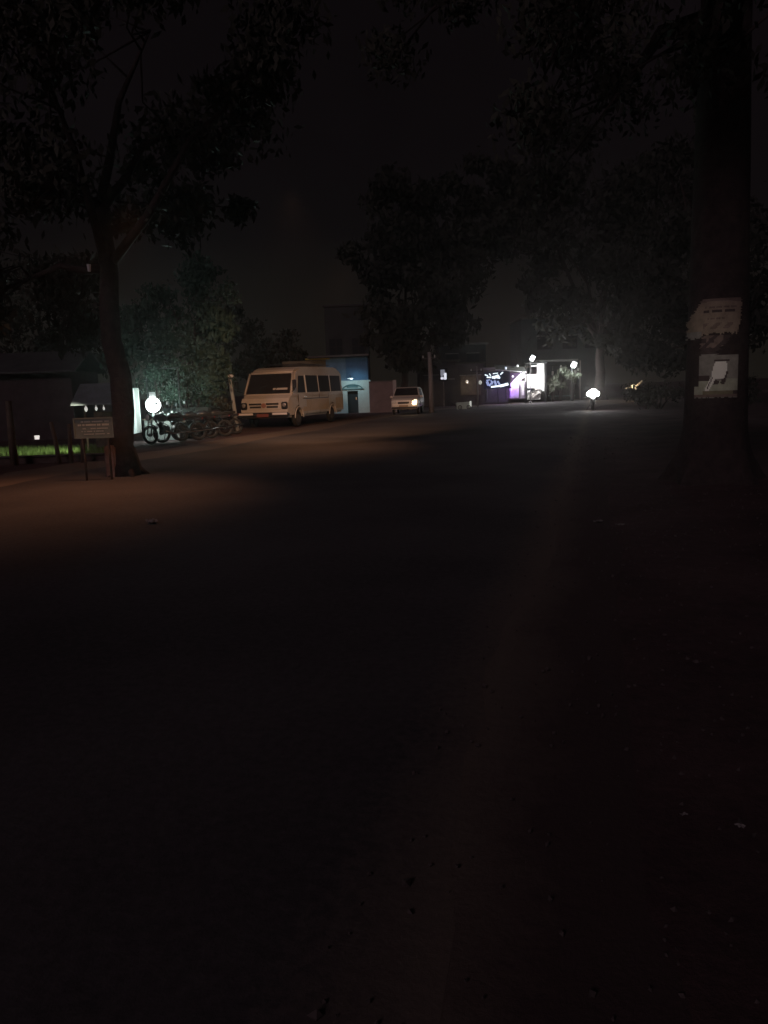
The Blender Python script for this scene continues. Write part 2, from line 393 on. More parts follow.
# ------------------------------------------------------------ the poster tree on the right
PD = 11.4; pb = gnd(716, PD); PR = .44
t = thing('roadside_tree', 'massive tree trunk on the right with torn posters on its bark', 'tree', pb)
tr = MB(); rnd = random.Random(5); n = 40; m_ = 34; H = 7.2
def prad(th, z):
    fl = max(0, 1-z/.9)
    return PR*(1+.55*fl**2*(1+.45*sin(5*th)))*(1-.045*z)*(1+.018*sin(3*th+z)+.012*sin(11*th+2.1*z)*(0 if 1.0 < z < 2.9 else 1))
for i in range(m_+1):
    z = -.1+(H+.1)*i/m_
    for k_ in range(n):
        th = 2*pi*k_/n; r = prad(th, z); tr.v.append((r*cos(th), r*sin(th), z))
for i in range(m_):
    for k_ in range(n): tr.f.append((i*n+k_, i*n+(k_+1) % n, (i+1)*n+(k_+1) % n, (i+1)*n+k_)); tr.mi.append(0)
tr.build('trunk', M_bark, t, smooth=True)
lm = MB(); cl = []
ends = [at(px, py, d) for px, py, d in ((640, -60, 9), (560, 20, 11), (760, -80, 9), (690, 60, 13), (800, 30, 11), (600, -120, 8), (500, -60, 12), (440, -20, 13), (400, -120, 11), (840, 120, 12), (610, 110, 14))]
for e_ in ends:
    e_ = e_-pb; st = Vector((0, 0, rnd.uniform(5.6, 7.0))); mid = st.lerp(e_, .5)+Vector((0, 0, .5))
    lm.tube([st, mid, e_], [.17, .1, .03], 8)
    for s_ in range(6):
        q = e_+Vector((rnd.gauss(0, .8), rnd.gauss(0, .8), rnd.gauss(0, .5))); lm.tube([mid.lerp(e_, rnd.uniform(.3, .95)), q], [.03, .008], 5); cl.append((q, rnd.uniform(.4, .75), .7))
lm.build('limbs', M_bark, t, smooth=True); crown_mesh(cl, 200, .075, rnd).build('crown', M_leaf, t)

def poster(label, px0, px1, py0, py1, colfn, inner=.012):
    """paper sheet curved round the trunk; faces dropped where it is torn, coloured by printed areas"""
    c = pb; res = MB(); nu, nv = 40, 48
    vdir = Vector((-pb.x, -pb.y, 0)).normalized(); rdir = Vector((vdir.y*-1, vdir.x, 0))
    if rdir.dot(RT) < 0: rdir = -rdir
    dist = Vector((pb.x, pb.y, 0)).length-PR
    z0 = at((px0+px1)/2, py1, PD-PR).z; z1 = at((px0+px1)/2, py0, PD-PR).z
    sc_ = (PD-PR)/F
    x0 = (px0-716)*sc_; x1 = (px1-716)*sc_
    for j in range(nv+1):
        for i in range(nu+1):
            xx = x0+(x1-x0)*i/nu; z = z0+(z1-z0)*j/nv
            r = PR*(1-.045*z)*1.02+inner+.004*sin(i*.5+j*.3)
            a = math.asin(max(-.99, min(.99, xx/r)))
            p = vdir*cos(a)*r+rdir*sin(a)*r; res.v.append((p.x, p.y, z))
    for j in range(nv):
        for i in range(nu):
            k_ = colfn((i+.5)/nu, 1-(j+.5)/nv, i, j)
            if k_ is None: continue
            res.f.append((j*(nu+1)+i, j*(nu+1)+i+1, (j+1)*(nu+1)+i+1, (j+1)*(nu+1)+i)); res.mi.append(k_)
    o = res.build('poster', PM, loc=pb); tag(o, label, 'poster', 'posters pasted on the trunk')
    return o
PM = [mat('poster_beige', (.31, .25, .18), .9, noise=.22, scale=9), mat('poster_brown', (.20, .15, .12), .9, noise=.3, scale=9), mat('poster_dark', (.075, .055, .05), .9),
      mat('poster_grey', (.28, .27, .23), .9, noise=.2, scale=12), mat('poster_pale', (.86, .86, .76), .9), mat('poster_green', (.42, .44, .33), .9, noise=.2, scale=10), mat('poster_olive', (.22, .20, .12), .9, noise=.2, scale=10)]
rp_ = random.Random(2)
jag = [rp_.uniform(-.04, .04) for _ in range(80)]
def upper(u, v, i, j):
    le = (.30 if v < .28 else .14) if v < .55 else .0
    if v < .5: le = .30-.5*v
    if v >= .5: le = .02+jag[j]*.5
    if v > .9 and u < .32: pass
    if u < le+jag[j]*.6: return None
    if v > .84+jag[i]*.9+(.1 if u < .32 else 0): return None
    if u > .985-max(0, v-.5)*.16+jag[(j*3) % 80]*.3: return None
    if v < .06+abs(u-.6)*.06: return 1
    if .27 < v < .33 and .32 < u < .9 and (int(u*23) % 5 != 0): return 2
    if .19 < v < .23 and .36 < u < .93 and (int(u*31) % 4): return 1
    if .45 < v < .50 and .4 < u < .7 and int(u*29) % 3: return 1
    if v > .58 and .33 < u < .86 and (v < .72) and int(u*9+v*7) % 2: return 1
    if u < .3 and v > .62: return 3 if v > .78 else 0
    return 0
def middle(u, v, i, j):
    if u < .04+jag[j] or u > .94-.5*v+jag[(j+9) % 80]*2: return None
    if .12 < v < .34 and u < .42 and not .2 < u < .27: return 2
    if v > .55+jag[i]: return 2 if v < .86 else 3 if u < .8 else None
    return 1 if (u < .7 and int(u*7+v*5) % 3) else 2
def lower(u, v, i, j):
    if u < .10+jag[j]*.3 and v < .70: return None
    if v > .97+jag[i]*.2: return None
    if v < .03: return 3
    def seg(ax, ay, bx, by, w_):
        dx, dy = bx-ax, by-ay; tt = max(0, min(1, ((u-ax)*dx+(v-ay)*dy)/(dx*dx+dy*dy))); return math.hypot(u-ax-tt*dx, v-ay-tt*dy) < w_
    if v > .955: return 3
    if .82 < v < .90 and u > .2: return 6 if u < .9 else 2
    if v > .9: return 1
    if .10 < v < .15 and .45 < u < .8: return 2
    if seg(.42, .5, .30, .76, .012) : return 2
    if seg(.60, .27, .56, .42, .16) and v < .55: return 4
    if seg(.47, .46, .30, .78, .055): return 4
    if seg(.72, .40, .66, .62, .05): return 2
    if seg(.46, .62, .52, .62, .05): return 2
    if u > .86 or (u > .74 and v > .3): return 3 if v < .55 else 5
    if v > .58: return 5
    if u < .36: return 3 if v < .45 else 2
    return 3
poster('torn beige poster with dark lines, highest on the right trunk', 686, 738, 298, 340, upper)
poster('ragged dark brown poster remnant between two larger posters', 700, 731, 335, 357, middle, .018)
poster('lowest and palest poster on the right trunk, white figure shape on it', 696, 736, 355, 399, lower)

# ------------------------------------------------------------ left side: grass plot, added low wall, posts, sign, hut
g0 = gnd(-70, 19.6); g1 = gnd(112, 19.6); g2 = gnd(112, 25); g3 = gnd(-70, 25)
b = MB(); rs = random.Random(9)
for i in range(9000):
    a, c = rs.random(), rs.random()
    p = g0.lerp(g1, a).lerp(g3.lerp(g2, a), c); h = rs.uniform(.06, .17); an = rs.random()*6.3; w_ = .012
    dx, dy = cos(an)*w_, sin(an)*w_; lx, ly = rs.uniform(-.05, .05), rs.uniform(-.05, .05)
    b.add([(p.x-dx, p.y-dy, .0), (p.x+dx, p.y+dy, .0), (p.x+lx, p.y+ly, h)], [(0, 1, 2)])
tag(b.build('grass', mat('grass_blades', (.15, .24, .06), .7, noise=.3, scale=1.5)), 'short green grass lit behind the low wall at far left', 'grass', kind='stuff')
b = MB(); b.add([g0+Vector((0, 0, .01)), g1+Vector((0, 0, .01)), g2+Vector((0, 0, .01)), g3+Vector((0, 0, .01))], [(0, 1, 2, 3)])
tag(b.build('lawn', mat('turf', (.085, .14, .04), .9, noise=.35, scale=2)), None, None, kind='structure')
wl = thing('shade_wall', 'low rough wall added to shade the ground before the green grass strip', 'wall', gnd(-70, 19.3), YAW)  # wall put in to cast shade on the dirt before the lawn
L_ = (gnd(104, 19.3)-gnd(-70, 19.3)).length
MB().box((L_/2, 0, .06), (L_, .22, .18), bev=.02).build('wall_base', mat('dark_brick', (.09, .06, .05), .9, noise=.4, scale=4, bump=.5), wl)
MB().box((L_/2, 0, .165), (L_+.04, .28, .03), bev=.008).build('coping', mat('dark_coping', (.09, .08, .075), .9, noise=.3, scale=4), wl)
posts = [(8, 18.8, 1.5, .085, .02, 'thickest dark post, leftmost in front of the grass'), (51, 18.9, .98, .05, -.16, 'slanting dark post in front of the grass, second from left'),
         (66, 18.9, .92, .05, .05, 'dark upright post in front of the grass, third from left'), (79, 18.9, .85, .055, .12, 'dark post in front of the grass beside the sign board')]
for px, d, h, r, ln, lb in posts:
    o = MB().tube([(-ln*.4, 0, -.05), (-ln*.1, 0, h*.5), (ln*.4, 0, h)], [r*1.1, r, r*.8], 9).build('fence_post', M_wood, smooth=True, loc=gnd(px, d))
    tag(o, lb, 'post', 'fence posts in front of the grass')
# sign board
sp = gnd(91, 14.6)
sg = thing('sign_board', 'small weathered grey-green sign board with faded lines of writing, left of the thick trunk', 'sign', sp, YAW)
M_sign = mat('sign_face', (.21, .25, .20), .6, noise=.15, scale=5)
zc = at(91, 428, 14.6).z
MB().box((0, 0, zc), (.68, .03, .37), bev=.008).build('board', M_sign, sg)
MB().box((0, -.02, zc+.175), (.70, .02, .022)).box((0, -.02, zc-.175), (.70, .02, .022)).box((-.345, -.02, zc), (.022, .02, .37)).box((.345, -.02, zc), (.022, .02, .37)).build('border', mat('sign_border', (.22, .25, .2), .6), sg)
wr = MB(); rs = random.Random(4)
for row, (z, hh, x0, x1) in enumerate(((.115, .026, -.26, .28), (.055, .034, -.28, .29), (-.01, .02, -.2, .24), (-.06, .018, -.24, .2), (-.11, .018, -.18, .26))):
    x = x0
    while x < x1:
        w_ = rs.uniform(.015, .035)
        if rs.random() > .16: wr.box((x+w_/2, -.0175, zc+z), (w_*.8, .004, hh*rs.uniform(.8, 1)), ry=rs.uniform(-.1, .1))
        x += w_
wr.build('faded_lettering', mat('sign_letters', (.62, .62, .5), .6), sg)
MB().tube([(-.22, .03, -.05), (-.22, .03, zc+.15)], .022, 8).build('leg', M_wood, sg, smooth=True)
MB().tube([(.24, .03, -.05), (.24, .03, zc+.15)], .022, 8).build('leg', M_wood, sg, smooth=True)
# a whitewashed stone post near the trunk
o = MB().box((0, 0, .28), (.2, .2, .64), bev=.03).build('marker_stone', mat('faded_stone', (.20, .14, .13), .9, noise=.25, scale=6, bump=.3), loc=gnd(106, 15.2), rz=.3)
tag(o, 'squat stone marker standing below the right side of the sign board', 'stone marker')

# hut with lit window
hp = gnd(28, 31); hut = thing('hut', 'dark plastered hut at the far left with one small lit window', 'building', hp, YAW)
M_hut = mat('dark_plaster', (.07, .05, .05), .95, noise=.25, scale=2, bump=.2)
zw = at(34, 439.5, 31).z
wb = MB()
wx = (34-28)*31/F
wb.box((-1.6+wx/2-.0, 1.2, 1.25), (3.0+wx-.1, 2.4, 2.6)); wb.v = []; wb.f = []; wb.mi = []
x0, x1 = -2.9, 1.75; hw, hz = .14, .17
wb.box(((x0+wx-hw)/2, 0, 1.25), (wx-hw-x0, .16, 2.6)).box(((x1+wx+hw)/2, 0, 1.25), (x1-wx-hw, .16, 2.6))
wb.box((wx, 0, (zw-hz-.05)/2), (hw*2, .16, zw-hz+.05)).box((wx, 0, (2.55+zw+hz)/2), (hw*2, .16, 2.55-zw-hz))
wb.box((x0+.08, 1.4, 1.25), (.16, 2.64, 2.6)).box((x1-.08, 1.4, 1.25), (.16, 2.64, 2.6)).box(((x0+x1)/2, 2.8, 1.25), (x1-x0, .16, 2.6))
wb.build('wall', M_hut, hut)
MB().prism([(-.45, 2.5), (1.4, 3.3), (3.2, 2.5), (3.2, 2.57), (1.4, 3.38), (-.45, 2.57)], x0-.3, x1+.3).build('roof', mat('tin_roof', (.07, .065, .065), .7, .2, noise=.3, scale=3), hut)
wn = MB().box((wx-.04, .03, zw), (hw*1.35, .01, hz*2)).build('window', glow('window_light', (1, .93, .86), .85), hut)
MB().box((wx+.10, .0, zw-.05), (.07, .05, .24)).box((wx, -.01, zw+hz), (hw*2+.06, .2, .03)).box((wx, -.01, zw-hz), (hw*2+.06, .2, .03)).build('frame', M_wood, wn)

# roofed kiosk behind the sign with three small bulbs, an added spot lights the lawn
kp = gnd(99, 22.6); kk = thing('kiosk', 'small roofed kiosk behind the sign board with bulbs under its eave', 'kiosk', kp, YAW)
z1 = at(98, 408, 22).z; kt = at(104, 368, 22.4).z
MB().tube([(-.42, 0, -.02), (-.42, 0, z1+.15)], .035, 8).build('support_post', M_wood, kk)
MB().tube([(.42, 0, -.02), (.42, 0, z1+.15)], .035, 8).build('support_post', M_wood, kk)
MB().prism([(-.5, z1+.08), (.35, z1+.62), (1.2, z1+.08), (1.2, z1+.12), (.35, z1+.68), (-.5, z1+.12)], -.62, .55).build('roof', mat('kiosk_roof', (.16, .17, .18), .7, noise=.3, scale=3), kk)
MB().box((0, .9, .55), (1.0, .05, 1.1)).build('back_panel', M_wood, kk)
for q, (dx, s_) in enumerate(((-.28, .045), (.0, .035), (.21, .03))):
    MB().tube([(dx, -.3, z1+.12), (dx, -.3, z1+.02)], .006, 5).sphere((dx, -.3, z1-.02), s_, 10, sc=(1, 1, 1.7)).build('bulb', glow('kiosk_bulb', (.95, .92, .84), .55), kk)
lg = lamp('SPOT', 'lawn_fill_spot', gnd(92, 21.6)+Vector((0, 0, 1.5)), 260, (.95, 1, .75), spot_size=R(75), spot_blend=.6, shadow_soft_size=.06); aim(lg, gnd(25, 22.2))  # fill spot put by the kiosk to brighten the grass

# ------------------------------------------------------------ lit stall with bright lamp
st_ = gnd(150, 27); stall = thing('lamp_stall', 'street stall with a white side curtain next to the dazzling lamp', 'stall', st_, YAW)
s27 = 27/F
MB().box((-.66+.10, .1, 1.03), (.04, 1.0, 1.5)).box((-.50, .08, 1.05), (.20, .03, 1.4)).build('side_curtain', mat('white_cloth', (.8, .82, .8), .8), stall)
MB().box((.25, .5, .72), (1.25, .6, .05), bev=.01).build('counter_top', M_wood, stall)
MB().box((.25, .25, .35), (1.15, .03, .68)).build('counter_front', mat('stall_panel', (.34, .38, .36), .7, noise=.3, scale=4), stall)
for sx_ in (-.3, .8):
    MB().tube([(sx_, .75, -.02), (sx_, .75, 2.45)], .025, 8).build('pole', M_dark, stall)
MB().tube([(-.35, .75, 2.42), (.85, .75, 2.42)], .02, 8).build('crossbar', M_dark, stall)
jb = MB(); rs = random.Random(8)
for q in range(7):
    x = -.2+q*.13; h = rs.uniform(.12, .24); jb.tube([(x, .45, .745), (x, .45, .745+h*.75), (x, .45, .745+h)], [.045, .045, .025], 8)
jb.build('goods_jars', mat('jar_glass', (.5, .55, .52), .3), stall)
lz = at(153, 405, 26.6)
bl_ = thing('stall_lamp', 'dazzling white lamp hanging over the stall counter', 'lamp', lz, 0)
MB().sphere((0, 0, 0), .235, 24, sc=(1, 1, 1.05)).build('globe', glow('lamp_globe', (.90, 1, .97), 14), bl_, smooth=True)
MB().tube([(0, 0, .22), (0, 0, .42)], [.11, .10], 12).build('cap', glow('lamp_cap', (.75, .95, .92), .40), bl_, smooth=True)
MB().tube([(0, 0, .41), (.1, .4, 1.05)], .01, 6).build('cord', M_black, bl_)
LP = lamp('SPOT', 'stall_lamp_light', lz+Vector((.0, -.30, .02)), 420, (.68, 1, .93), shadow_soft_size=.12, spot_size=R(88), spot_blend=.35)
aim(LP, CAM+Vector((0, 0, 22)))
LQ = lamp('POINT', 'stall_lamp_light', lz+Vector((.0, .36, .05)), 42, (.68, 1, .93), shadow_soft_size=.12)

# ------------------------------------------------------------ motorcycles
M_rim = mat('dull_rim', (.10, .10, .10), .5, .6)
def spoked(parent, y, r=.3):
    t_ = MB().torus((0, y, r), r-.045, .045, 'x', 28, 8).build('tyre', M_black, None, smooth=True)
    wh = MB(); wh.torus((0, y, r), r-.085, .014, 'x', 28, 6); wh.disc((0, y, r), .05, .11)
    for k_ in range(12):
        a = k_*pi/6; wh.tube([(.03*(-1)**k_, y, r), (0, y+cos(a)*(r-.085), r+sin(a)*(r-.085))], .004, 4)
    w_ = wh.build('wheel', M_rim, parent, smooth=True); t_.parent = w_; return w_
def motorcycle(label, paint, lit=None, group=None, lr=.095):
    t = thing('motorcycle', label, 'motorcycle', group=group)        # front looks to local -Y
    spoked(t, -.62); spoked(t, .62)
    fr = MB(); fr.tube([(0, -.45, .88), (0, -.2, .55), (0, .1, .4), (0, .35, .42), (0, .62, .3)], .022, 7)
    fr.tube([(0, -.42, .82), (0, 0, .74), (0, .45, .7), (0, .8, .74)], .02, 7).tube([(.06, .62, .3), (.06, .5, .68)], .02, 6).tube([(-.06, .62, .3), (-.06, .5, .68)], .02, 6)
    fr.build('frame', M_dark, t, smooth=True)
    fk = MB()
    for s_ in (-1, 1): fk.tube([(s_*.09, -.66, .30), (s_*.09, -.50, .86)], [.024, .02], 8)
    fk.box((0, -.51, .84), (.24, .06, .03)); fk.build('fork', M_rim, t, smooth=True)
    en = MB().box((0, -.02, .42), (.22, .32, .24), bev=.04).tube([(0, -.12, .5), (0, -.22, .66)], .085, 10)
    for q in range(4): en.box((0, -.15-.02*q, .54+.035*q), (.2, .17, .008), rx=.5)
    en.build('engine', M_dark, t)
    tk = MB(); tk.tube([(0, -.38, .80), (0, -.28, .82), (0, -.08, .82), (0, .08, .78), (0, .12, .76)], [.05, .12, .14, .10, .04], 14)
    tk.build('fuel_tank', paint, t, smooth=True)
    MB().box((0, .36, .80), (.25, .62, .09), rx=.04, bev=.035).build('seat', M_black, t, smooth=False)
    tl = MB().box((0, .62, .70), (.18, .34, .09), rx=.15, bev=.03).build('tail_cowl', paint, t)
    MB().box((0, .80, .72), (.12, .03, .06), bev=.01).build('tail_light', mat('red_lens', (.4, .02, .02), .3), tl)
    for (yc, a0, a1) in ((-.62, 40, 150), (.62, 20, 130)):
        md = MB(); pts = [(yc-cos(R(a))*.34, .3+sin(R(a))*.34) for a in range(a0, a1+1, 10)]
        for (p, q) in zip(pts, pts[1:]): md.add([(-.06, *p), (.06, *p), (.06, *q), (-.06, *q)], [(0, 1, 2, 3)])
        md.build('mudguard', paint, t)
    hb = MB().tube([(-.36, -.30, 1.0), (-.22, -.42, 1.02), (0, -.47, .96), (.22, -.42, 1.02), (.36, -.30, 1.0)], .013, 7)
    h_ = hb.build('handlebar', M_dark, t, smooth=True)
    for s_ in (-1, 1):
        MB().tube([(s_*.24, -.42, 1.02), (s_*.27, -.43, 1.2)], .007, 5).box((s_*.28, -.42, 1.23), (.13, .02, .08), bev=.008).build('mirror', M_dark, h_)
    hl = MB().tube([(0, -.48, .86), (0, -.56, .86), (0, -.62, .86)], [.06, .10, .105], 16).build('headlight', M_dark, t, smooth=True)
    MB().sphere((0, -.615, .86), lr, 18, sc=(1, .25, 1)).build('lens', lit or M_lamp, hl, smooth=True)
    MB().tube([(.13, -.15, .38), (.14, .2, .28), (.15, .85, .34)], [.025, .03, .04], 8).build('exhaust', M_chrome, t, smooth=True)
    MB().tube([(-.1, .05, .3), (-.3, .08, .0)], .012, 5).build('kick_stand', M_dark, t)
    MB().box((0, -.52, .70), (.16, .01, .07)).build('number_plate', M_white, t)
    return t
paints = [mat('bike_red', (.25, .03, .03), .3), mat('bike_black', (.03, .03, .035), .3), mat('bike_blue', (.03, .05, .2), .3)]
G_ = 'motorcycles parked in a row left of the minibus'
b1 = motorcycle('dark motorcycle parked directly below the bright lamp', paints[1], group=G_)
b1.location = gnd(164, 25.6); b1.rotation_euler = (0, -.14, -.35)
for px, d, rz, rl, lb in ((178, 26.2, -.7, .14, 'motorcycle parked second from the lamp, front turned to the road'), (193, 27.2, -.55, .12, 'motorcycle in the middle of the dark parked row'),
                          (206, 28.2, -.8, .13, 'motorcycle parked second to last before the pale pole'), (219, 29.4, -.6, .14, 'motorcycle parked last, nearest the pale leaning pole')):
    dup(b1, gnd(px, d), (0, rl*-1, rz), lb)
# tarp covered table
cp_ = gnd(186, 29); tp = thing('covered_cart', 'low cart under a dark sloping tarpaulin behind the motorcycles', 'cart', cp_, YAW)
MB().prism([(-.5, .72), (-.2, 1.05), (.3, 1.05), (.6, .7), (.6, .62), (-.5, .62)], -.9, .8).build('tarpaulin', mat('tarp', (.05, .07, .07), .6, noise=.2, scale=4), tp)
MB().box((0, 0, .55), (1.5, .9, .12)).build('cart_body', M_wood, tp)
for s_ in (-.55, .55):
    MB().torus((s_, -.48, .26), .24, .025, 'y', 24, 6).disc((s_, -.48, .26), .04, .06, 'y').tube([(s_-.24, -.48, .26), (s_+.24, -.48, .26)], .01, 5).tube([(s_, -.48, .02), (s_, -.48, .5)], .01, 5).build('wheel', M_dark, tp)

# ------------------------------------------------------------ pale leaning pole by the minibus
pp = gnd(235.5, 31.5); ptop = at(229.5, 377, 31.5)-pp
pl = thing('utility_pole', 'pale concrete pole leaning left in front of the minibus, dead lamp on top', 'pole', pp)
MB().tube([(0, 0, -.1), ptop*.5, ptop], [.09, .075, .06], 10).build('shaft', mat('pale_concrete', (.30, .32, .32), .8, noise=.15, scale=4), pl, smooth=True)
MB().tube([ptop, ptop+Vector((.1, -.15, .03))], .02, 6).box(ptop+Vector((.14, -.2, .03)), (.22, .16, .1), bev=.03).build('lamp_head', mat('pale_plastic', (.7, .72, .72), .5), pl)
MB().box(ptop*.86, (.26, .05, .05), rz=.3).build('crossbar', M_dark, pl)

# ------------------------------------------------------------ minibus
nc = gnd(289, 33.2)          # near front corner on the road side
VW = 2.12; VL = 6.7
bus = thing('minibus', 'cream minibus parked facing the street, its front and side lit warmly', 'minibus', (nc.x-VW/2*1.06, nc.y, 0), R(-1.5))
bus.scale = (1.06, 1.02, 1.01)
def xs(z, w_=VW/2): return w_*(1-max(0, z-1.25)*.075)
def arch(yc, r, n=9, zc_=.38): return [(yc+cos(pi-pi*i/n)*r, max(.42, zc_+sin(pi*i/n)*r)) for i in range(n+1)]
prof = [(0, .42)]+arch(1.0, .44)+arch(5.1, .44)+[(VL, .42), (VL+.02, 1.2), (VL-.08, 2.2), (VL-.3, 2.47), (VL-.8, 2.53), (1.6, 2.5), (1.15, 2.40), (.88, 2.25), (.40, 1.36), (.16, 1.22), (.03, 1.05), (-.02, .75)]
bm = bmesh.new()
A = [bm.verts.new((-VW/2, y, z)) for y, z in prof]; B = [bm.verts.new((VW/2, y, z)) for y, z in prof]
n = len(prof)
for i in range(n): bm.faces.new((A[i], A[(i+1) % n], B[(i+1) % n], B[i]))
bm.faces.new(A[::-1]); bm.faces.new(B)
for zc_ in (1.25, 1.7, 2.2): bmesh.ops.bisect_plane(bm, geom=bm.verts[:]+bm.edges[:]+bm.faces[:], plane_co=(0, 0, zc_), plane_no=(0, 0, 1))
for v in bm.verts:
    s_ = 1 if v.co.x > 0 else -1; z = v.co.z
    v.co.x = s_*xs(z)
    if v.co.y < .45: v.co.x *= 1-.06*(1-max(0, v.co.y)/.45)
bmesh.ops.recalc_face_normals(bm, faces=bm.faces[:])
ed = [e_ for e_ in bm.edges if len(e_.link_faces) == 2 and e_.calc_face_angle() > .9 and abs(abs(e_.verts[0].co.x)-xs(e_.verts[0].co.z)) < .01]
bmesh.ops.bevel(bm, geom=ed, offset=.10, segments=4, affect='EDGES')
me = bpy.data.meshes.new('body'); bm.to_mesh(me); bm.free(); me.materials.append(M_cream)
bo = bpy.data.objects.new('body', me); C.objects.link(bo); bo.parent = bus
def sidepanel(name, y0, y1, z0, z1, m_, par, s_=1, proud=.006, r=.0):
    b = MB(); q = []
    for (y, z) in ((y0, z0), (y1, z0), (y1, z1), (y0, z1)): q.append((s_*(xs(z)+proud), y, z))
    q2 = [(s_*(xs(z)-.03), y, z) for (y, z) in ((y0, z0), (y1, z0), (y1, z1), (y0, z1))]
    b.add(q+q2, [(0, 1, 2, 3), (7, 6, 5, 4), (0, 4, 5, 1), (1, 5, 6, 2), (2, 6, 7, 3), (3, 7, 4, 0)]); return b.build(name, m_, par)
for s_ in (1, -1):
    sidepanel('lower_stripe', 1.5, 4.62, .62, 1.12, M_tan, bus, s_, .004)
    sidepanel('lower_stripe', 5.58, VL-.12, .62, 1.12, M_tan, bus, s_, .004)
    ys = [1.95, 3.45, 4.93, 6.42]
    for y0, y1 in zip(ys, ys[1:]):
        wn = sidepanel('window', y0+.05, y1-.05, 1.42, 2.14, M_glass, bus, s_, .008)
        sidepanel('window_frame', y0-.035, y0+.035, 1.40, 2.16, M_white, wn, s_, .016)
    dr = sidepanel('door', 1.05, 1.86, .82, 1.34, M_cream, bus, s_, .010)
    b = MB(); q = [(s_*(xs(z)+.012), y, z) for y, z in ((.93, 1.42), (1.80, 1.42), (1.80, 2.12), (1.2, 2.12))]; b.add(q, [(0, 1, 2, 3)]); b.build('door_window', M_glass, dr)
    sidepanel('handle', 1.62, 1.78, 1.22, 1.26, M_chrome, dr, s_, .03)
M_rim2 = mat('dull_lens', (.3, .28, .26), .35, .3)
for s_ in (1, -1):
    for y in (1.03, 1.88, 3.45, 4.6): sidepanel('panel_seam', y-.008, y+.008, .5, 1.36, M_dark, bo, s_, .005)
    sidepanel('rub_strip', 1.5, 4.62, 1.14, 1.17, M_dark, bo, s_, .012)
# windscreen
def wsp(u, v): # u across -1..1, v up 0..1 ; on the raked plane
    y = .43+(.86-.43)*v-.018; z = 1.415+(2.2-1.415)*v+.01; return Vector((u*(xs(z)-.12), y, z))
b = MB(); b.add([wsp(-1, 0), wsp(1, 0), wsp(1, 1), wsp(-1, 1)], [(0, 1, 2, 3)]); ws = b.build('windscreen', M_glass, bus)
b = MB()
for p, q in (((-1, 0), (-1, 1)), ((1, 0), (1, 1)), ((-1, 1), (1, 1)), ((-1, 0), (1, 0))): b.tube([wsp(*p)+Vector((0, -.01, 0)), wsp(*q)+Vector((0, -.01, 0))], .016, 6)
b.build('rubber_seal', M_black, ws)
for u in (-.55, .25):
    MB().tube([wsp(u, 0)+Vector((0, -.03, 0)), wsp(u+.18, .35)+Vector((0, -.03, 0)), wsp(u+.5, .42)+Vector((0, -.03, 0))], .009, 5).build('wiper', M_black, ws)
MB().box(wsp(.55, .22)+Vector((0, -.012, 0)), (.62, .008, .085), rx=R(-29)).build('screen_strip', M_cream, ws)  # pale strip low on the windscreen
b = MB()   # pillars, highlighted trim
for s_ in (-1, 1): b.tube([(s_*(xs(1.38)-.05), .39, 1.38), (s_*(xs(2.24)-.05), .87, 2.25)], .04, 8)
b.tube([(-xs(2.3)+.06, .95, 2.29), (xs(2.3)-.06, .95, 2.29)], .035, 8); b.build('windscreen_pillars', M_cream, bus, smooth=True)
# grille
gr = MB().box((0, -.045, .92), (1.42, .03, .30), bev=.01).build('grille', M_cream, bus)
b = MB()
for z, x0_, x1_ in ((.995, .10, .63), (.875, .12, .60)):
    for s_ in (-1, 1): b.box((s_*(x0_+x1_)/2, -.063, z), (x1_-x0_, .012, .078))
b.build('grille_slots', mat('slot_black', (.015, .015, .015), .8), gr)
MB().disc((0, -.07, .935), .10, .02, 'y').build('emblem', mat('emblem_metal', (.30, .14, .10), .5), gr)
for s_ in (-1, 1):
    h_ = MB().box((s_*.86, -.02, .92), (.26, .08, .30), bev=.03).build('headlight', M_dark, bus)
    MB().sphere((s_*.86, -.055, .95), .085, 14, sc=(1, .25, 1)).build('lens', M_rim2, h_, smooth=True)
    MB().box((s_*.99, .25, .92), (.05, .3, .2), bev=.02).build('indicator', mat('amber_lens', (.6, .25, .05), .3), h_)
bp_ = MB().box((0, -.10, .56), (VW+.02, .22, .20), bev=.05).build('bumper', M_dark, bus)
for s_ in (-1, 1): MB().box((s_*.72, -.215, .60), (.62, .012, .085), bev=.004).build('bumper_trim_glint', M_white, bp_)  # bright glints on the bumper, put in as white pieces
MB().box((0, -.217, .54), (.5, .012, .13)).build('number_plate', mat('red_plate', (.20, .06, .05), .6), bp_)
for s_ in (-1, 1):
    for yc in (1.0, 5.1):
        w_ = MB().disc((s_*(VW/2-.13), yc, .37), .20, .2, n=20).build('wheel', mat('dark_rim', (.06, .05, .05), .8), bus, smooth=False)  # rims in an even dark base colour
        MB().torus((s_*(VW/2-.13), yc, .37), .27, .10, 'x', 26, 10).build('tyre', M_black, w_, smooth=True)
        b = MB(); pts = [(s_*(VW/2+.005), yc+cos(pi-pi*i/12)*.46, .38+sin(pi*i/12)*.46) for i in range(13)]; b.tube(pts, .022, 6); b.build('arch_trim', M_white, w_, smooth=True)
for s_ in (-1, 1):
    b = MB().tube([(s_*1.0, .45, 1.45), (s_*1.22, .20, 1.55), (s_*1.22, .2, 1.95)], .014, 6); mm = b.build('mirror_arm', M_dark, bus, smooth=True)
    MB().box((s_*1.23, .19, 1.78), (.17, .05, .34), bev=.02).build('mirror', M_dark, mm)
b = MB()
for y in (2.0, 3.1, 4.2, 5.3): b.tube([(-.8, y, 2.52), (-.8, y, 2.63), (.8, y, 2.63), (.8, y, 2.52)], .014, 5)
for x in (-.8, .8): b.tube([(x, 1.8, 2.63), (x, 5.6, 2.63)], .016, 5)
b.build('roof_rack', M_dark, bus)
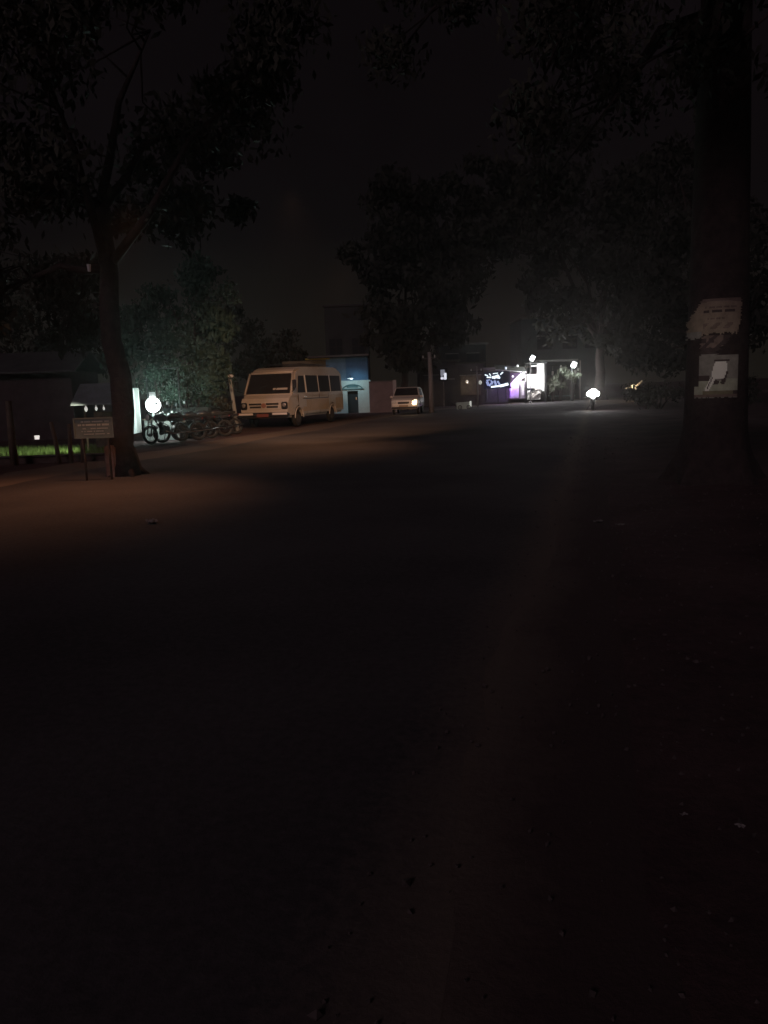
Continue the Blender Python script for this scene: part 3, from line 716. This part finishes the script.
b = MB().box((0, 1.9, 1.5), (1.7, .12, .5), bev=.03)
for y in (2.8, 3.7, 4.6, 5.5): b.box((0, y, 1.5), (1.8, .12, .6), bev=.03)
# interior seats lie behind dark glass and are left out

# ------------------------------------------------------------ blue building with teal shop behind the minibus
BD = 51; s51 = BD/F; bp0 = gnd(330, BD)
bld = thing('shop_building', 'single storey blue shop building behind the minibus, teal lit front with dark doorway', 'building', bp0, YAW)
def lx(px): return (px-330)*s51
def lz_(px, py): return at(px, py, BD).z
zt = lz_(345, 357); zm = lz_(350, 380.5)
M_blue = mat('blue_wall', (.075, .19, .34), .8, noise=.2, scale=1.5); M_bluel = mat('blue_wall_pale', (.13, .26, .38), .8, noise=.2, scale=1.5)
M_teal = mat('teal_wall', (.50, .68, .68), .8, noise=.12, scale=2)
M_tanw = mat('drab_wall', (.22, .19, .12), .9, noise=.25, scale=1.2)
MB().box(((lx(327)+lx(346.5))/2, 1.5, (zm+zt)/2), (lx(346.5)-lx(327), 3, zt-zm)).build('wall', M_bluel, bld)
MB().box(((lx(346.5)+lx(368))/2, 1.53, (zm+zt)/2), (lx(368)-lx(346.5), 3, zt-zm)).build('wall', M_blue, bld)
dl, dr_ = lx(347), lx(357.5); dt = lz_(352, 391)
b = MB().box(((lx(330)+dl)/2, 1.5, zm/2), (dl-lx(330), 3.02, zm)).box(((lx(370)+dr_)/2, 1.5, zm/2), (lx(370)-dr_, 3.02, zm)).box(((dl+dr_)/2, 1.5, (zm+dt)/2), (dr_-dl, 3.02, zm-dt))
b.box(((dl+dr_)/2, 2.2, dt/2), (dr_-dl, 1.5, dt)); b.build('shop_front', M_teal, bld)
dd = MB().box(((dl+dr_)/2, .35, dt/2), (dr_-dl-.02, .05, dt-.02)).build('door', mat('dark_door', (.02, .035, .04), .8), bld)
MB().box((dr_-.12, .3, .9), (.03, .04, .15)).build('handle', M_chrome, dd)
b = MB(); cxm = (dl+dr_)/2
pts = [(cxm+cos(pi-pi*i/12)*.62, -.06, lz_(352, 389.5)+sin(pi*i/12)*.30) for i in range(13)]; b.tube(pts, .035, 6)
b.box((cxm, -.06, lz_(352, 389)), (1.35, .1, .07)); b.box((cxm, -.03, lz_(352, 386.5)), (.7, .04, .14)); b.build('arched_door_sign', mat('sign_teal_dark', (.08, .20, .22), .7), bld)
b = MB().box(((lx(310)+lx(369.5))/2, 1.3, zt+.06), (lx(369.5)-lx(310), 3.7, .12), ry=R(-.6)).build('roof', mat('roof_slab', (.10, .095, .09), .9, noise=.2, scale=3), bld)
b = MB().box(((lx(284)+lx(327))/2, 1.6, (zt-.15)/2), (lx(327)-lx(284)-.02, 3, zt-.15)).build('side_wall', M_tanw, bld)
MB().box((lx(319), .02, zt-.06), (lx(331)-lx(307), .12, .10)).build('fascia', mat('yellow_fascia', (.38, .33, .08), .8), bld)
# unlit lamp case; the added spot near it lights the shop front
sl = MB().box((0, 0, 0), (.34, .08, .07), bev=.02).build('fascia_lamp', mat('lamp_case', (.5, .55, .55), .4), bld, loc=(cxm-.1, -.9, zm+.1))
MB().tube([(cxm-.1, -.9, zm+.12), (cxm-.1, .05, zm+.3)], .015, 5).build('lamp_arm', M_dark, bld)
q = bld.matrix_basis @ Vector((cxm, -.9, zm+.0)); wq = Matrix.Translation(bp0) @ Matrix.Rotation(YAW, 4, 'Z') @ Vector((cxm+.05, -1.15, zm+.02))
l1 = lamp('SPOT', 'shop_front_fill', wq, 26, (.70, .95, 1), spot_size=R(150), spot_blend=.5, shadow_soft_size=.1); aim(l1, wq+_fh*1.0+Vector((0, 0, -.75)))  # added fill spot that brightens the teal front
wq2 = Matrix.Translation(bp0) @ Matrix.Rotation(YAW, 4, 'Z') @ Vector((lx(350), -2.6, zt+.4))
l2 = lamp('SPOT', 'upper_wall_fill', wq2, 9, (.6, .85, 1), spot_size=R(100), spot_blend=.8, shadow_soft_size=.1); aim(l2, wq2+_fh*2.2+Vector((0, 0, -1.3)))  # added fill spot for the blue wall, without a fixture
# dark upper block behind
ub = thing('dark_building', 'dark boxy upper floors rising behind the blue shop', 'building', gnd(349, 58), YAW)
zz = at(349, 306, 58).z; wd = 42*58/F
M_dk = mat('dark_wall', (.045, .05, .05), .95, noise=.2, scale=.8)  # plain near-black wall colour
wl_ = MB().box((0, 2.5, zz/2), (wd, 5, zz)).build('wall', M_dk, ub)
for k_, (x, z) in enumerate(((-.8, 4.5), (.8, 4.5))):
    fr_ = MB().box((x, -.02, z), (.9, .06, 1.1)).build('window', mat('dim_window', (.03, .035, .04), .95, spec=0), ub)
    MB().box((x, -.06, z), (.05, .04, 1.1)).box((x, -.06, z), (.9, .04, .05)).build('frame', M_dark, fr_)
MB().box((0, 2.5, zz+.06), (wd+.2, 5.2, .14)).build('parapet', mat('dark_slab', (.06, .06, .06), .9), ub)
# compound wall right of the teal shop with a pale gate post
cw = thing('boundary_wall', 'dim mauve boundary wall between the teal shop and the white car', 'wall', gnd(380, 50), YAW)
wz = at(383, 382, 50).z
MB().box((.1, 0, wz/2), (1.55, .15, wz)).build('wall_panel', mat('mauve_plaster', (.20, .16, .16), .9, noise=.2, scale=2), cw)
MB().box((.9, -.06, wz/2+.04), (.22, .22, wz+.12), bev=.02).build('gate_post', mat('pale_post', (.42, .40, .40), .8, noise=.15, scale=3), cw)
MB().box((.1, 0, wz+.03), (1.6, .2, .06)).build('coping', mat('coping_grey', (.14, .12, .12), .9), cw)

# ------------------------------------------------------------ white hatchback with a warm lamp
ccp = gnd(404, 44)
car = thing('parked_car', 'white hatchback parked head-on beyond the minibus, one lamp glowing warm', 'car', ccp, YAW-R(8))
CW = 1.56; CL = 3.5
def cx_(z): return CW/2*(1-max(0, z-.85)*.30)
prof = [(0, .30)]+arch(.66, .33, 8, .29)+arch(2.85, .33, 8, .29)
prof = [(y, max(.26, z)) for y, z in prof]+[(CL, .30), (CL+.02, .9), (CL-.25, 1.42), (CL-.6, 1.48), (1.7, 1.5), (1.45, 1.46), (.85, 1.0), (.25, .90), (.04, .80), (-.02, .55)]
bm = bmesh.new(); n = len(prof)
A = [bm.verts.new((-CW/2, y, z)) for y, z in prof]; B = [bm.verts.new((CW/2, y, z)) for y, z in prof]
for i in range(n): bm.faces.new((A[i], A[(i+1) % n], B[(i+1) % n], B[i]))
bm.faces.new(A[::-1]); bm.faces.new(B)
for zc_ in (.85, 1.1, 1.3): bmesh.ops.bisect_plane(bm, geom=bm.verts[:]+bm.edges[:]+bm.faces[:], plane_co=(0, 0, zc_), plane_no=(0, 0, 1))
for v in bm.verts: v.co.x = (1 if v.co.x > 0 else -1)*cx_(v.co.z)*(1-.10*max(0, 1-max(0, v.co.y)/.35))
bmesh.ops.recalc_face_normals(bm, faces=bm.faces[:])
ed = [e_ for e_ in bm.edges if len(e_.link_faces) == 2 and e_.calc_face_angle() > .9]
bmesh.ops.bevel(bm, geom=ed, offset=.04, segments=3, affect='EDGES')
me = bpy.data.meshes.new('body'); bm.to_mesh(me); bm.free(); me.materials.append(mat('car_white', (.70, .64, .56), .35)); o = bpy.data.objects.new('body', me); C.objects.link(o); o.parent = car
b = MB(); b.add([(-cx_(1.03)+.06, .86, 1.035), (cx_(1.03)-.06, .86, 1.035), (cx_(1.42)-.07, 1.37, 1.43), (-cx_(1.42)+.07, 1.37, 1.43)], [(0, 1, 2, 3)]); w_ = b.build('windscreen', M_glass, car)
w_.location = (0, -.02, .02)
for s_ in (-1, 1):
    for y0, y1, y2, y3 in ((1.12, 1.98, 1.98, 1.52), (2.05, 2.85, 2.7, 2.05)):
        b = MB(); b.add([(s_*(cx_(z)+.008), y, z) for y, z in ((y0, .98), (y1, .98), (y2, 1.40), (y3, 1.40))], [(0, 1, 2, 3)]); b.build('window', M_glass, car)
    for yc in (.66, 2.85):
        w_ = MB().disc((s_*(CW/2-.1), yc, .29), .18, .16, n=18).build('wheel', mat('steel_rim', (.4, .4, .4)), car)
        MB().torus((s_*(CW/2-.1), yc, .29), .225, .065, 'x', 24, 8).build('tyre', M_black, w_, smooth=True)
    MB().box((s_*(CW/2+.06), 1.05, .98), (.16, .08, .11), bev=.025).build('mirror', MATS['car_white'], car)
gr = MB().box((-.05, -.03, .66), (.62, .03, .11), bev=.01).build('grille', M_dark, car)
MB().box((-.05, -.045, .48), (.50, .02, .12)).build('number_plate', mat('plate_brown', (.32, .22, .14), .6), car)
MB().box((0, -.05, .40), (CW-.12, .12, .10), bev=.03).build('bumper', M_dark, car)
hl = MB().box((-.58, -.01, .70), (.26, .10, .16), bev=.03).build('headlight', M_lamp, car)
hl = MB().box((.57, -.02, .66), (.30, .10, .30), bev=.04).build('headlight', M_chrome, car)
MB().box((.60, -.07, .68), (.17, .05, .30), bev=.022, ry=.12).box((.50, -.07, .60), (.12, .05, .14), bev=.022).build('lens', glow('warm_lamp', (1, .78, .48), 2.0), hl)
lamp('POINT', 'car_lamp_light', ccp+Vector((.45, -.85, .62)), 6, (1, .68, .36), shadow_soft_size=.08)

# ------------------------------------------------------------ poles
def simple_pole(label, px, d, ytop, r, col, extra=None):
    p = gnd(px, d); z = at(px, ytop, d).z
    t = thing('utility_pole', label, 'pole', p)
    MB().tube([(0, 0, -.1), (.0, 0, z*.5), (-.04*z/3, 0, z)], [r*1.2, r, r*.8], 10).build('shaft', mat('pole_'+col, dict(grey=(.24, .23, .22), dark=(.1, .1, .1))[col], .9, noise=.2, scale=4), t, smooth=True)
    MB().box((-.04*z/3, 0, z-.35), (.9, .06, .07)).build('crossarm', M_dark, t)
    for x in (-.38, .3): MB().tube([(x-.04, 0, z-.32), (x-.04, 0, z-.18)], [.03, .02], 8).build('insulator', M_white, t, smooth=True)
    return t
simple_pole('dim grey pole just right of the white car', 431, 46, 352, .13, 'grey')
simple_pole('slim dark pole in front of the dim shop, left of the blue-lit sign', 477.5, 55, 366, .06, 'grey')

# ------------------------------------------------------------ shops farther along
def shop(label, px0, px1, d, ytop, m_, name='shop_building', depth=4, windows=(), roof=True):
    p = gnd((px0+px1)/2, d); z = at((px0+px1)/2, ytop, d).z; w_ = (px1-px0)*d/F
    t = thing(name, label, 'building', p, YAW)
    MB().box((0, depth/2, z/2), (w_, depth, z)).build('wall', m_, t)
    if roof: MB().box((0, depth/2-.3, z+.06), (w_+.3, depth+.7, .12)).build('roof', mat('dusky_slab', (.13, .12, .11), .9, noise=.2, scale=2), t)
    for (x0, x1, z0, z1, mw, nm) in windows:
        f_ = MB().box(((x0+x1)/2*w_, -.03, (z0+z1)/2*z), ((x1-x0)*w_, .06, (z1-z0)*z)).build(nm, mw, t)
        MB().box(((x0+x1)/2*w_, -.09, z1*z+.04), ((x1-x0)*w_+.1, .14, .05)).build('lintel', M_conc, f_)
    return t, w_, z
M_shut = mat('rolling_shutter', (.10, .10, .105), .6, .3, noise=.2, scale=2)
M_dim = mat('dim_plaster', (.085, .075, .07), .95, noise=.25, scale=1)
M_int = mat('shop_interior', (.16, .13, .09), .9, noise=.35, scale=3)
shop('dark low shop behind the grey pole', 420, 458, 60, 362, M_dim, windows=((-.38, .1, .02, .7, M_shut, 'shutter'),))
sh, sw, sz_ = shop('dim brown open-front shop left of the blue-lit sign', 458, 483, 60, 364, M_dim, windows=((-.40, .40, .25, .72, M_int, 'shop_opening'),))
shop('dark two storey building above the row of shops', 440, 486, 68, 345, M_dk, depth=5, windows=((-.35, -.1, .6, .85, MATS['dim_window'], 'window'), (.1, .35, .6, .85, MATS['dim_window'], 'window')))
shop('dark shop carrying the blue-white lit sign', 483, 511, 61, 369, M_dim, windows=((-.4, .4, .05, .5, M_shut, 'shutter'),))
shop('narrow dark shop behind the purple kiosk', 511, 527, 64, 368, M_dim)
shop('tall dark building behind the bright white stall', 522, 600, 72, 318, mat('bluish_wall', (.07, .085, .09), .95, noise=.2, scale=.7), depth=6,
     windows=((-.3, -.12, .62, .78, MATS['dim_window'], 'window'), (.02, .2, .62, .78, MATS['dim_window'], 'window'), (.3, .45, .62, .78, MATS['dim_window'], 'window')))
dm = Matrix.Translation(gnd(470.5, 60)) @ Matrix.Rotation(YAW, 4, 'Z')
for (x, z, c_, e_, s_, nm, lb) in ((-.35, 1.75, (1, .82, .6), .30, .10, 'bare_bulb', 'dim yellowish bulb hanging in the brown open shop'), (2.5, 2.62, (.7, .8, 1), .7, .08, 'bare_bulb', 'small bluish bulb above the left end of the LED sign'),
                               (3.35, 2.75, (.95, .97, 1), .9, .07, 'bare_bulb', 'small white bulb above the purple kiosk canopy'), (2.85, 1.05, (.8, .55, 1), .5, .09, 'bare_bulb', 'small violet bulb low in front of the purple kiosk')):
    q_ = dm @ Vector((x, -.9, z)); t_ = thing('bare_bulb', lb, 'bulb', q_, YAW, 'small bulbs along the shop row')
    MB().sphere((0, 0, 0), s_, 12, sc=(1, 1, 1.2)).build('glass', glow('bulb_%d' % int(x*100), c_, e_*1.6), t_, smooth=True)
    MB().tube([(0, 0, s_), (0, .02, s_+.09)], .035, 8).tube([(0, 0, s_+.05), (0, .5, s_+.5)], .01, 5).build('holder', M_dark, t_)
lamp('POINT', 'brown_shop_light', dm @ Vector((-.3, -.95, 1.6)), 5, (1, .85, .65), shadow_soft_size=.08)
# pale window lamp/sign at 443,375
lt = thing('lit_sign', 'small bluish-white lit box sign on a bracket right of the grey pole', 'sign', at(443.5, 374.5, 57), YAW)
MB().box((0, .06, 0), (.62, .10, .88), bev=.02).build('sign_case', M_dark, lt)
b = MB().box((.12, 0, -.12), (.17, .03, .46)).box((-.1, 0, -.26), (.2, .03, .15)); b.build('bright_panel', glow('sign_white', (.86, .88, 1), .95), lt)
b = MB().box((-.06, 0, .14), (.3, .03, .4)).box((-.12, 0, -.1), (.12, .03, .12)); b.build('dim_panel', glow('sign_dim', (.55, .58, .72), .28), lt)
MB().box((.5, .1, -.33), (.6, .04, .07)).tube([(0, .15, .4), (0, 1.2, .4)], .02, 6).tube([(0, .15, -.5), (0, .15, -at(443.5, 374.5, 57).z)], .035, 8).build('bracket', M_conc, lt)
# green-white crate cart
gc = gnd(463, 51); cart = thing('handcart', 'low handcart with a pale green side panel beneath the dim shop', 'cart', gc, YAW)
zc = at(462, 406, 51).z
MB().box((-.03, 0, zc), (.84, .6, .46), bev=.02, ry=R(-3)).build('side_panel', mat('pale_green_panel', (.42, .50, .45), .6, noise=.1, scale=3), cart)
MB().box((.42, -.32, zc+.12), (.11, .03, .36), bev=.01).build('bright_spot', glow('bright_spot_emission', (.9, .95, .85), .42), cart)  # bright spot painted as emission on a part that is no lamp
for s_ in (-.25, .3): MB().torus((s_, -.33, .13), .11, .025, 'y', 18, 6).disc((s_, -.33, .13), .03, .06, 'y').build('wheel', M_black, cart)
MB().tube([(-.45, -.2, zc), (-.9, -.2, zc+.3)], .02, 6).build('push_handle', M_dark, cart)
lamp('POINT', 'cart_fill_lamp', gc+Vector((.4, -1.6, 1.3)), 5, (.85, 1, .95), shadow_soft_size=.1)

# blue-lit LED sign (strokes as lit characters, too small to read)
D6 = 59; ls = thing('led_sign', 'blue-white LED shop sign with tangled bright strokes', 'sign', at(497, 380, D6), YAW)
s6 = D6/F
MB().box((0, .08, 0), (26*s6, .1, 17*s6), bev=.02).build('sign_case', mat('navy_case', (.02, .025, .09), .5), ls)
b = MB(); d_ = MB(); rs = random.Random(17)
def strk(m_, x0, y0, x1, y1, r): m_.tube([((x0-497)*s6, -.0, (380-y0)*s6), ((x1-497)*s6, -.0, (380-y1)*s6)], r*s6, 6)
for a in ((485, 374.5, 488, 375.5, .5), (487, 377, 491, 377.3, .6), (489.5, 373.5, 491, 376, .4), (492, 377.5, 499, 376, 1.1), (494, 378.5, 498, 375.2, .8), (496, 377.2, 500, 378, .9), (500.5, 374.8, 503, 372.5, .6), (493, 373.8, 498, 373.2, .35), (500, 386, 508, 384.3, 1.3), (491, 386.6, 501, 385.8, .8)): strk(b, *a)
b.build('bright_strokes', glow('led_white', (.82, .93, 1), 1.6), ls)
for a in ((487, 381, 488.5, 385, 1.2), (489, 385.5, 493, 381.5, .9), (494.5, 380.5, 496, 385, 1.0), (497.5, 381, 499.5, 384.5, .9), (491, 380, 492.5, 384, .6), (486.5, 380, 490, 379.6, .5)): strk(d_, *a)
d_.build('blue_strokes', glow('led_blue', (.42, .52, 1), .62), ls)
MB().tube([((487-497)*s6, .1, -8*s6), ((487-497)*s6, .1, -20*s6)], .03, 6).tube([((506-497)*s6, .1, -8*s6), ((506-497)*s6, .1, -20*s6)], .03, 6).build('legs', M_dark, ls)
# small lamp left of sign
sm = thing('wall_lamp', 'tiny pale lamp on the slim pole left of the LED sign', 'lamp', at(480.3, 382.5, 54.8), YAW)
MB().sphere((0, 0, 0), .11, 12, sc=(1, 1, 1.3)).build('globe', glow('tiny_lamp', (.85, .9, .8), .4), sm, smooth=True)
MB().tube([(0, 0, .1), (-.15, .1, .15)], .012, 5).build('bracket', M_dark, sm)
# sheet awning above (grey)
aw = thing('sheet_awning', 'grey sloping tin awning above the LED sign and purple kiosk', 'awning', at(512, 369, 60), YAW)
MB().box((-.1, .2, .05), (2.3, 1.3, .04), rx=R(18), ry=R(7)).build('tin_sheet', mat('awning_tin', (.34, .35, .33), .6, noise=.2, scale=3), aw)
for x in (-1.1, .9): MB().tube([(x, -.3, -.1-x*.12), (x, -.3, -at(512, 369, 60).z)], .03, 6).build('support_post', M_dark, aw)
# purple kiosk with curved pale hood
D7 = 60; s7 = D7/F; pk = thing('kiosk', 'purple-lit kiosk with a curved white canopy next to the white stall', 'kiosk', gnd(515, D7), YAW)
def kx(px): return (px-515)*s7
def kz(py, px=515): return at(px, py, D7).z
b = MB(); pts = []
for i in range(9):
    a = i/8; pts.append((kx(509.5+16*a), kz(384.5-11.5*sin(a*pi/2))))
for (p, q) in zip(pts, pts[1:]):
    b.add([(p[0], -.1, p[1]), (q[0], -.1, q[1]), (q[0], .7, q[1]), (p[0], .7, p[1])], [(0, 1, 2, 3), (3, 2, 1, 0)])
n = len(pts); low = [(kx(519.5), kz(388)), (kx(511), kz(388.5))]
b.add([(x, -.1, z) for x, z in pts[:n-0]]+[(kx(524.5), -.1, kz(377)), (kx(519.5), -.1, kz(381)), (kx(518.5), -.1, kz(388)), (kx(511.5), -.1, kz(388))], [tuple(range(n+4))])
b.build('canopy', mat('canopy_cloth', (.78, .72, .80), .8), pk)
MB().box((kx(514), .1, kz(393)), (9*s7, .5, 10*s7), bev=.03).build('purple_counter', mat('lilac_panel', (.60, .50, .72), .7, noise=.25, scale=3), pk)
MB().box((kx(523), .15, kz(390)), (6*s7, .4, 17*s7), bev=.03).build('grey_cabinet', mat('grey_cabinet', (.35, .33, .35), .7, noise=.3, scale=4), pk)
MB().box((kx(522.5), -.07, kz(391)), (2.5*s7, .04, 9*s7), bev=.01).build('cabinet_label', M_white, pk)
MB().box((kx(516), .9, kz(386)), (16*s7, .05, 26*s7)).build('back_panel', mat('violet_back', (.12, .07, .16), .8), pk)
MB().sphere((kx(512.3), -.25, kz(376.3)), .07, 10).build('lamp_globe', glow('kiosk_white', (.9, .85, 1), 1.5), pk)
TK = Matrix.Translation(gnd(515, D7)) @ Matrix.Rotation(YAW, 4, 'Z')
l = lamp('POINT', 'kiosk_violet_light', TK @ Vector((kx(509), -.6, kz(388))), 30, (.42, .12, 1), shadow_soft_size=.06)
l = lamp('POINT', 'kiosk_white_light', TK @ Vector((kx(521.5), -.7, kz(377))), 130, (1, .95, 1), shadow_soft_size=.06)
# white stall
D8 = 61; s8 = D8/F; ws_ = thing('white_stall', 'brightest white market stall with piled goods, under the flood lamp', 'stall', gnd(536, D8), YAW)
def wx_(px): return (px-536)*s8
def wz_(py, px=536): return at(px, py, D8).z
b = MB().box((wx_(532.5), .4, wz_(381)), (12*s8, .06, 13.5*s8)).box((wx_(541.5), .36, wz_(377.5)), (7*s8, .06, 27*s8)); b.build('white_sheet', mat('stall_white', (.82, .82, .82), .8), ws_)
b = MB().box((wx_(533.5), .1, wz_(395)), (13*s8, .5, 9*s8), bev=.02); b.build('counter', mat('counter_pale', (.75, .74, .73), .7, noise=.3, scale=4), ws_)
b = MB(); rs = random.Random(6)
for q in range(16):
    x = 528+rs.random()*12; z = 388+rs.random()*9; b.box((wx_(x), -.2, wz_(z)), (rs.uniform(.15, .4), .1, rs.uniform(.06, .16)), ry=rs.uniform(-.6, .6), bev=.015)
b.build('piled_goods', mat('goods', (.5, .47, .45), .7, noise=.6, scale=3), ws_)
b = MB(); rs = random.Random(16)
for q in range(9):
    x = 529+rs.random()*11; z = 388+rs.random()*8; b.box((wx_(x), -.24, wz_(z)), (rs.uniform(.12, .35), .1, rs.uniform(.05, .1)), ry=rs.uniform(-.6, .6), bev=.015)
b.build('dark_goods', M_dark, ws_)
for px in (526.5, 545.5): MB().tube([(wx_(px), -.1, -.03), (wx_(px), -.1, wz_(364))], .04, 7).build('pole', M_dark, ws_)
MB().box((wx_(536), .15, wz_(362.8)), (21*s8, .9, .05), rx=.1).build('roof_sheet', mat('stall_tin', (.12, .13, .13), .6), ws_)
TW = Matrix.Translation(gnd(536, D8)) @ Matrix.Rotation(YAW, 4, 'Z')
lamp('POINT', 'stall_tube_light', TW @ Vector((wx_(535), -.9, wz_(378))), 230, (1, .985, .97), shadow_soft_size=.08)
MB().tube([(wx_(530), -.5, wz_(366)), (wx_(542), -.5, wz_(366))], .02, 8).build('tube_lamp', glow('tube_white', (1, 1, 1), 1.5), ws_)
# flood lamp on thin pole
def flood(label, px, py, d, yb, rot, w_, e_, pw):
    c = at(px, py, d); t = thing('flood_lamp', label, 'lamp', (c.x, c.y, 0), YAW)
    MB().tube([(-.12, .1, -.05), (-.12, .1, c.z+.1)], .03, 7).tube([(-.12, .1, c.z+.05), (0, .03, c.z)], .02, 6).build('pole', mat('galvanised', (.12, .12, .12), .5), t)
    h_ = MB().box((0, .03, c.z), (w_, .08, w_*1.25), ry=rot, bev=.02).build('housing', M_dark, t)
    MB().box((0, -.03, c.z), (w_*.9, .03, w_*1.15), ry=rot, bev=.01).build('lens', glow('flood_glow', (.96, 1, 1), e_), h_)
    lamp('POINT', 'flood_light', c-_fh*.35+Vector((0, 0, -.1)), pw, (.92, 1, .98), shadow_soft_size=.1)
    return t
flood('left of two small white flood lamps, on the thin pole over the white stall', 532.3, 358.2, 60, 400, .5, .33, 6, 30)
flood('right of two small white flood lamps, in front of the shelter with lit leaves', 573.8, 364.6, 62, 400, .5, .36, 6, 110)
# shelter and shrubby plants by right flood lamp
D9 = 64; s9 = D9/F; sh_ = thing('open_shelter', 'open roadside shelter with a long flat roof between the white stall and the oncoming headlight', 'shelter', gnd(560, D9), YAW)
def hx(px): return (px-560)*s9
def hz_(py, px=560): return at(px, py, D9).z
MB().box((hx(558), .8, hz_(360.3)), (38*s9, 2.2, .12)).build('roof', mat('shelter_roof', (.30, .32, .30), .8, noise=.2, scale=2), sh_)
for px in (546, 580): MB().tube([(hx(px), 0, -.03), (hx(px), 0, hz_(361))], .05, 8).build('support_post', M_conc, sh_)
MB().box((hx(562), 1.6, 1.0), (34*s9, .1, 2.1)).build('back_wall', mat('shelter_wall', (.13, .13, .12), .9, noise=.3, scale=2), sh_)
MB().box((hx(562), .2, hz_(396)), (26*s9, .45, .10), bev=.02).box((hx(553), .2, .18), (.15, .4, .38)).box((hx(572), .2, .18), (.15, .4, .38)).build('bench', mat('green_bench', (.20, .28, .24), .6, noise=.2, scale=3), sh_)
for i, (px, d, h, r_, lb) in enumerate(((553, 62.5, 2.0, .5, 'small leafy plant in the shelter, nearest the white stall'), (561, 62.8, 2.6, .6, 'tallest leafy plant in the middle of the shelter'), (572, 62.5, 2.2, .6, 'leafy plant lit directly under the right flood lamp'))):
    shrub(lb, gnd(px, d), h, r_, 70+i, name='potted_plant', m_=mat('plant_leaf', (.17, .19, .14), .6, noise=.3, scale=2), per=46, size=.15, cat='plant', group='plants at the shelter')

rs = random.Random(33); MP = mat('pale_packets', (.70, .70, .66), .7, noise=.3, scale=5)
MB().tube([(hx(549), -.1, hz_(365)), (hx(578), -.1, hz_(366.5))], .012, 5).build('hanging_line', M_dark, sh_)
for px, py, w_, h_ in ((552.5, 373, .16, .34), (561, 370, .30, .30), (560.5, 366.5, .12, .2), (568.5, 372, .24, .36), (574.5, 373.5, .20, .42), (577.5, 370, .16, .22)):
    MB().box((hx(px), -.12, hz_(py)), (w_, .05, h_), ry=rs.uniform(-.3, .3), bev=.02).tube([(hx(px), -.11, hz_(py)+h_/2), (hx(px), -.11, hz_(366))], .006, 4).build('packet', MP, sh_)

# ------------------------------------------------------------ oncoming motorcycle
ob = motorcycle('motorcycle facing the photographer with its headlight on at full beam', paints[1], lit=glow('headlight_glow', (1, 1, .98), 60), lr=.21)  # lens enlarged so its disc takes in the headlight's glare
hp_ = at(593.5, 392.8, 41)
ob.location = (hp_.x-.05, hp_.y+.6, .012); ob.rotation_euler = (0, 0, R(3))
ob.location.z = .012
for s_ in (-1, 1):
    ax = MB().tube([(s_*.17, -.50, .83), (s_*.17, -.58, .83)], [.08, .12], 14).tube([(0, -.5, .84), (s_*.17, -.52, .84)], .014, 5).build('glare_lamp', M_dark, ob)  # side lamps added only to widen the headlight's glare
    MB().sphere((s_*.17, -.59, .83), .135, 14, sc=(1, .25, 1)).build('lens', glow('headlight_glow', (1, 1, .98), 60), ax, smooth=True)
HL = Vector((hp_.x, hp_.y, hp_.z))
h1 = lamp('SPOT', 'headlight_beam', HL+Vector((0, -.1, 0)), 750, (1, 1, .98), spot_size=R(5.5), spot_blend=.6, shadow_soft_size=.06)
aim(h1, (0, 0, 2.3))

# ------------------------------------------------------------ orange lamp right of the headlight
oc = at(633.5, 387.5, 56); ol = thing('orange_lamp', 'small warm orange lamp with two arms on the far right roadside', 'lamp', (oc.x, oc.y, 0), YAW)
s10 = 56/F
MB().tube([(.05, .12, -.05), (.05, .12, oc.z)], .04, 7).build('pole', M_dark, ol)
MB().sphere((0, -.02, oc.z), 3.1*s10, 14, sc=(1.1, .6, 1)).build('globe', glow('orange_glow', (1, .80, .48), 1.5), ol, smooth=True)
MB().tube([(-8.5*s10, 0, oc.z-.5*s10), (-1.5*s10, 0, oc.z)], [.045, .07], 7).build('arm', glow('arm_emission', (.7, .5, .25), .6), ol, smooth=True)  # lamplight on the arm is put in as its own emission
MB().tube([(2*s10, 0, oc.z+.8*s10), (5*s10, 0, oc.z+3.2*s10), (8.5*s10, 0, oc.z+6.5*s10)], [.08, .06, .05], 7).build('arm', glow('arm_emission2', (.6, .4, .2), .35), ol, smooth=True)  # second arm likewise glows by itself to look lit
lamp('POINT', 'orange_light', oc+Vector((0, -.4, .1)), 14, (1, .6, .25), shadow_soft_size=.08)

# tiny pale speck modelled in place of a faint dot of light
o = MB().tube([(0, 0, -.05), (0, 0, .05)], [.02, .03], 8).build('light_speck', M_white, loc=at(89, 268, 12)); 
tag(o, 'tiny pale speck standing for a faint dot of light high at left', 'insulator')
wi = MB(); p0 = at(-120, 215, 12); p1 = at(89, 267, 12); p2 = at(330, 225, 20)
def sag(a, c, s_, n=14): return [a.lerp(c, i/n)+Vector((0, 0, -s_*4*(i/n)*(1-i/n))) for i in range(n+1)]
wi.tube(sag(p0, p1, .1), .006, 5)
tag(wi.build('overhead_wire', M_black), 'thin black overhead wire crossing at upper left', 'wire')

# ------------------------------------------------------------ haze added for the lamp halos
hz = MB().box((0, 158, 17.5), (450, 450, 37))
hm = bpy.data.materials.new('halo_haze'); hm.use_nodes = True; n = hm.node_tree; n.nodes.clear()
o_ = n.nodes.new('ShaderNodeOutputMaterial'); pv = n.nodes.new('ShaderNodeVolumePrincipled')
pv.inputs['Color'].default_value = (.85, .80, .78, 1); pv.inputs['Density'].default_value = .0013; pv.inputs['Anisotropy'].default_value = .85
n.links.new(pv.outputs[0], o_.inputs['Volume'])
tag(hz.build('haze', hm), 'thin haze added over the whole street to give lamps halos', 'haze', kind='stuff')
